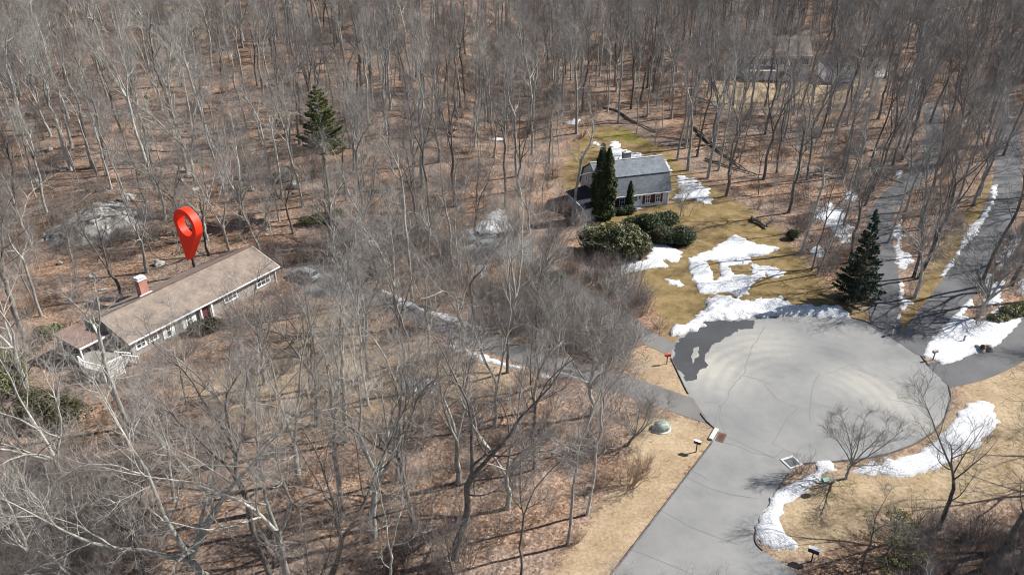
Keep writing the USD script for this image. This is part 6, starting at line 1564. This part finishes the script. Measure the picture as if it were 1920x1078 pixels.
# stone planter
p = at(1846, 656)
for q, (dx, dy, r_, m_, lab) in enumerate([(-0.75, 0.25, (0.5, 0.45, 0.5), 'rock_pale', 'left round boulder of the stone group on the snow triangle'), (0.45, 0.5, (0.7, 0.5, 0.5), 'rock_pale', 'right pale boulder of the stone group on the snow triangle'), (0.35, -0.15, (0.55, 0.4, 0.45), 'dark', 'dark square stone of the stone group on the snow triangle'), (-0.5, -0.4, (0.45, 0.4, 0.3), 'rock', 'low front stone of the stone group on the snow triangle')]):
    m = 'rotten_log' if m_ == 'dark' else m_
    c = proj((p[0] + dx, p[1] + dy, p[2])); rock('boulder', lab, c[0], c[1], r_, 100 + q, m)
t = thing('flower_pot', 'toppled terracotta pot among the stone group', 'pot', (p[0] - 0.2, p[1] - 0.15, p[2] + 0.35), 20, lean=(200, 60))
mesh('pot', trimesh.creation.revolve(np.array([(0, 0), (0.2, 0), (0.28, 0.4), (0.32, 0.4), (0.32, 0.48), (0.26, 0.48), (0.2, 0.1), (0, 0.1)]), sections=20), 'terracotta', t, smooth=40)
mesh('soil', trimesh.creation.cylinder(0.24, 0.03, sections=16).apply_translation((0, 0, 0.34)), 'rust_iron', t)
# bench by the back lawn
p = at(1262, 273); t = thing('garden_bench', 'long grey plank bench at the edge of the back lawn', 'bench', p, 12)
for q in range(3): mesh('plank', bx((0, -0.2 + q * 0.2, 0.48), (5.6, 0.17, 0.05)), 'grey_wood', t)
for x in (-2.4, -0.8, 0.8, 2.4): mesh('leg', bx((x, 0, 0.22), (0.12, 0.5, 0.46)), 'grey_wood', t)
# blue scrap lower left
p = at(33, 893); t = thing('blue_drum', 'blue plastic drum half hidden in the brush at the lower left', 'drum', p)
mesh('drum', trimesh.creation.revolve(np.array([(0, 0), (0.28, 0), (0.3, 0.1), (0.28, 0.3), (0.3, 0.32), (0.28, 0.34), (0.3, 0.6), (0.29, 0.85), (0, 0.85)]), sections=20), 'blue_plastic', t, smooth=40); mesh('lid', trimesh.creation.cylinder(0.27, 0.04, sections=20).apply_translation((0, 0, 0.88)), 'black_paint', t)
p = at(912, 494); t = thing('blue_drum', 'blue plastic drum beside the black car', 'drum', p)
mesh('drum', trimesh.creation.revolve(np.array([(0, 0), (0.28, 0), (0.3, 0.1), (0.28, 0.3), (0.3, 0.32), (0.28, 0.34), (0.3, 0.6), (0.29, 0.85), (0, 0.85)]), sections=20), 'blue_plastic', t, smooth=40); mesh('lid', trimesh.creation.cylinder(0.27, 0.04, sections=20).apply_translation((0, 0, 0.88)), 'black_paint', t)

# ------------------------------------------------------------------ cars
def loft(sections):
    """Closed body from rings (x, list of (y, z))."""
    V = np.array([[(x, y, z) for y, z in ring] for x, ring in sections], float); k, s = V.shape[:2]
    i, j = np.meshgrid(np.arange(k - 1), np.arange(s), indexing='ij'); a = i * s + j; b = i * s + (j + 1) % s
    F = np.vstack([np.stack([a, b, b + s], -1).reshape(-1, 3), np.stack([a, b + s, a + s], -1).reshape(-1, 3)])
    ends = [[0, q + 1, q] for q in range(1, s - 1)] + [[(k - 1) * s, (k - 1) * s + q, (k - 1) * s + q + 1] for q in range(1, s - 1)]
    m = trimesh.Trimesh(V.reshape(-1, 3), np.vstack([F, ends]), process=False)
    m.fix_normals(); return m
def car(px, py, yaw, paint, label, wagon=False, length=4.6):
    p = at(px, py); t = thing('parked_car', label, 'car', (p[0], p[1], p[2] + 0.03), yaw)
    s = length / 4.6; hw = 0.88
    def ring(w, z0, z1): return [(-w, z0 + .1), (-w * .9, z0), (w * .9, z0), (w, z0 + .1), (w, z1 - .16), (w * .93, z1), (-w * .93, z1), (-w, z1 - .16)]
    body = loft([(x * s, ring(w, z0, z1)) for x, w, z0, z1 in ((-2.3, .68, .38, .78), (-2.2, .80, .28, .92), (-1.7, hw, .24, .98), (-0.6, hw, .24, 1.0), (0.8, hw, .24, .98), (1.6, .86, .24, .92), (2.15, .78, .28, .80), (2.3, .62, .36, .68))])
    b = mesh('body', body, paint, t, smooth=45)
    rear = -2.0 if wagon else -1.75; rb = -1.75 if wagon else -1.05
    def ring2(w0, w1, z0, z1): return [(-w0, z0), (w0, z0), (w1, z1), (-w1, z1)]
    cab = loft([(x * s, ring2(.80, w, .97, z)) for x, w, z in ((rear, .76, 1.0), (rb, .62, 1.42), (-0.3, .62, 1.47), (0.25, .60, 1.43), (1.0, .72, 1.0))])
    mesh('windows', cab, 'car_glass', t, smooth=20)
    roof = loft([(x * s, [(-w, z), (w, z), (w * .95, z + .035), (-w * .95, z + .035)]) for x, w, z in ((rb - .05, .60, 1.41), (-0.3, .635, 1.475), (0.28, .60, 1.425))])
    mesh('roof', roof, paint, t, smooth=45)
    mesh('pillars', cat(*[cyl((x0 * s, sy * .79, .98), (x1 * s, sy * .62, 1.43), .035, 5) for sy in (-1, 1) for x0, x1 in ((rear, rb), (1.0, .28), (-.25, -.25), (-1.2 if wagon else -.9, -1.1 if wagon else -.9))]), paint, t)
    for sx in (-1.4, 1.42):
        for sy in (-1, 1):
            w = mesh('wheel', trimesh.creation.cylinder(.33, .2, sections=20).apply_transform(trimesh.transformations.rotation_matrix(math.pi / 2, [1, 0, 0])).apply_translation((sx * s, sy * .80, .33)), 'tyre', t, smooth=40)
            mesh('rim', trimesh.creation.cylinder(.2, .03, sections=14).apply_transform(trimesh.transformations.rotation_matrix(math.pi / 2, [1, 0, 0])).apply_translation((sx * s, sy * .905, .33)), 'white_metal', w)
    for sy in (-1, 1):
        mesh('headlight', bx((2.18 * s, sy * .56, .68), (.12, .26, .12)), 'white_metal', t); mesh('tail_light', bx((-2.24 * s, sy * .58, .76), (.08, .24, .14)), 'red_paint', t)
        mesh('mirror', bx((.72 * s, sy * .96, 1.02), (.12, .16, .11)), paint, t)
    mesh('bumper', cat(bx((2.27 * s, 0, .42), (.12, 1.3, .14)), bx((-2.28 * s, 0, .45), (.12, 1.3, .14))), 'black_paint', t)
car(902, 452, 205, 'car_sage', 'pale sage sedan parked by the snow patch, the upper one of the pair')
car(905, 470, 203, 'car_silver', 'silver wagon parked nose out just below the sage sedan', True, 4.7)
car(893, 486, 200, 'car_black', 'black car parked at the edge of the woods below the two pale ones')
car(572, 522, 150, 'car_silver', 'silver car parked at the right end of the ranch house behind twigs', True)
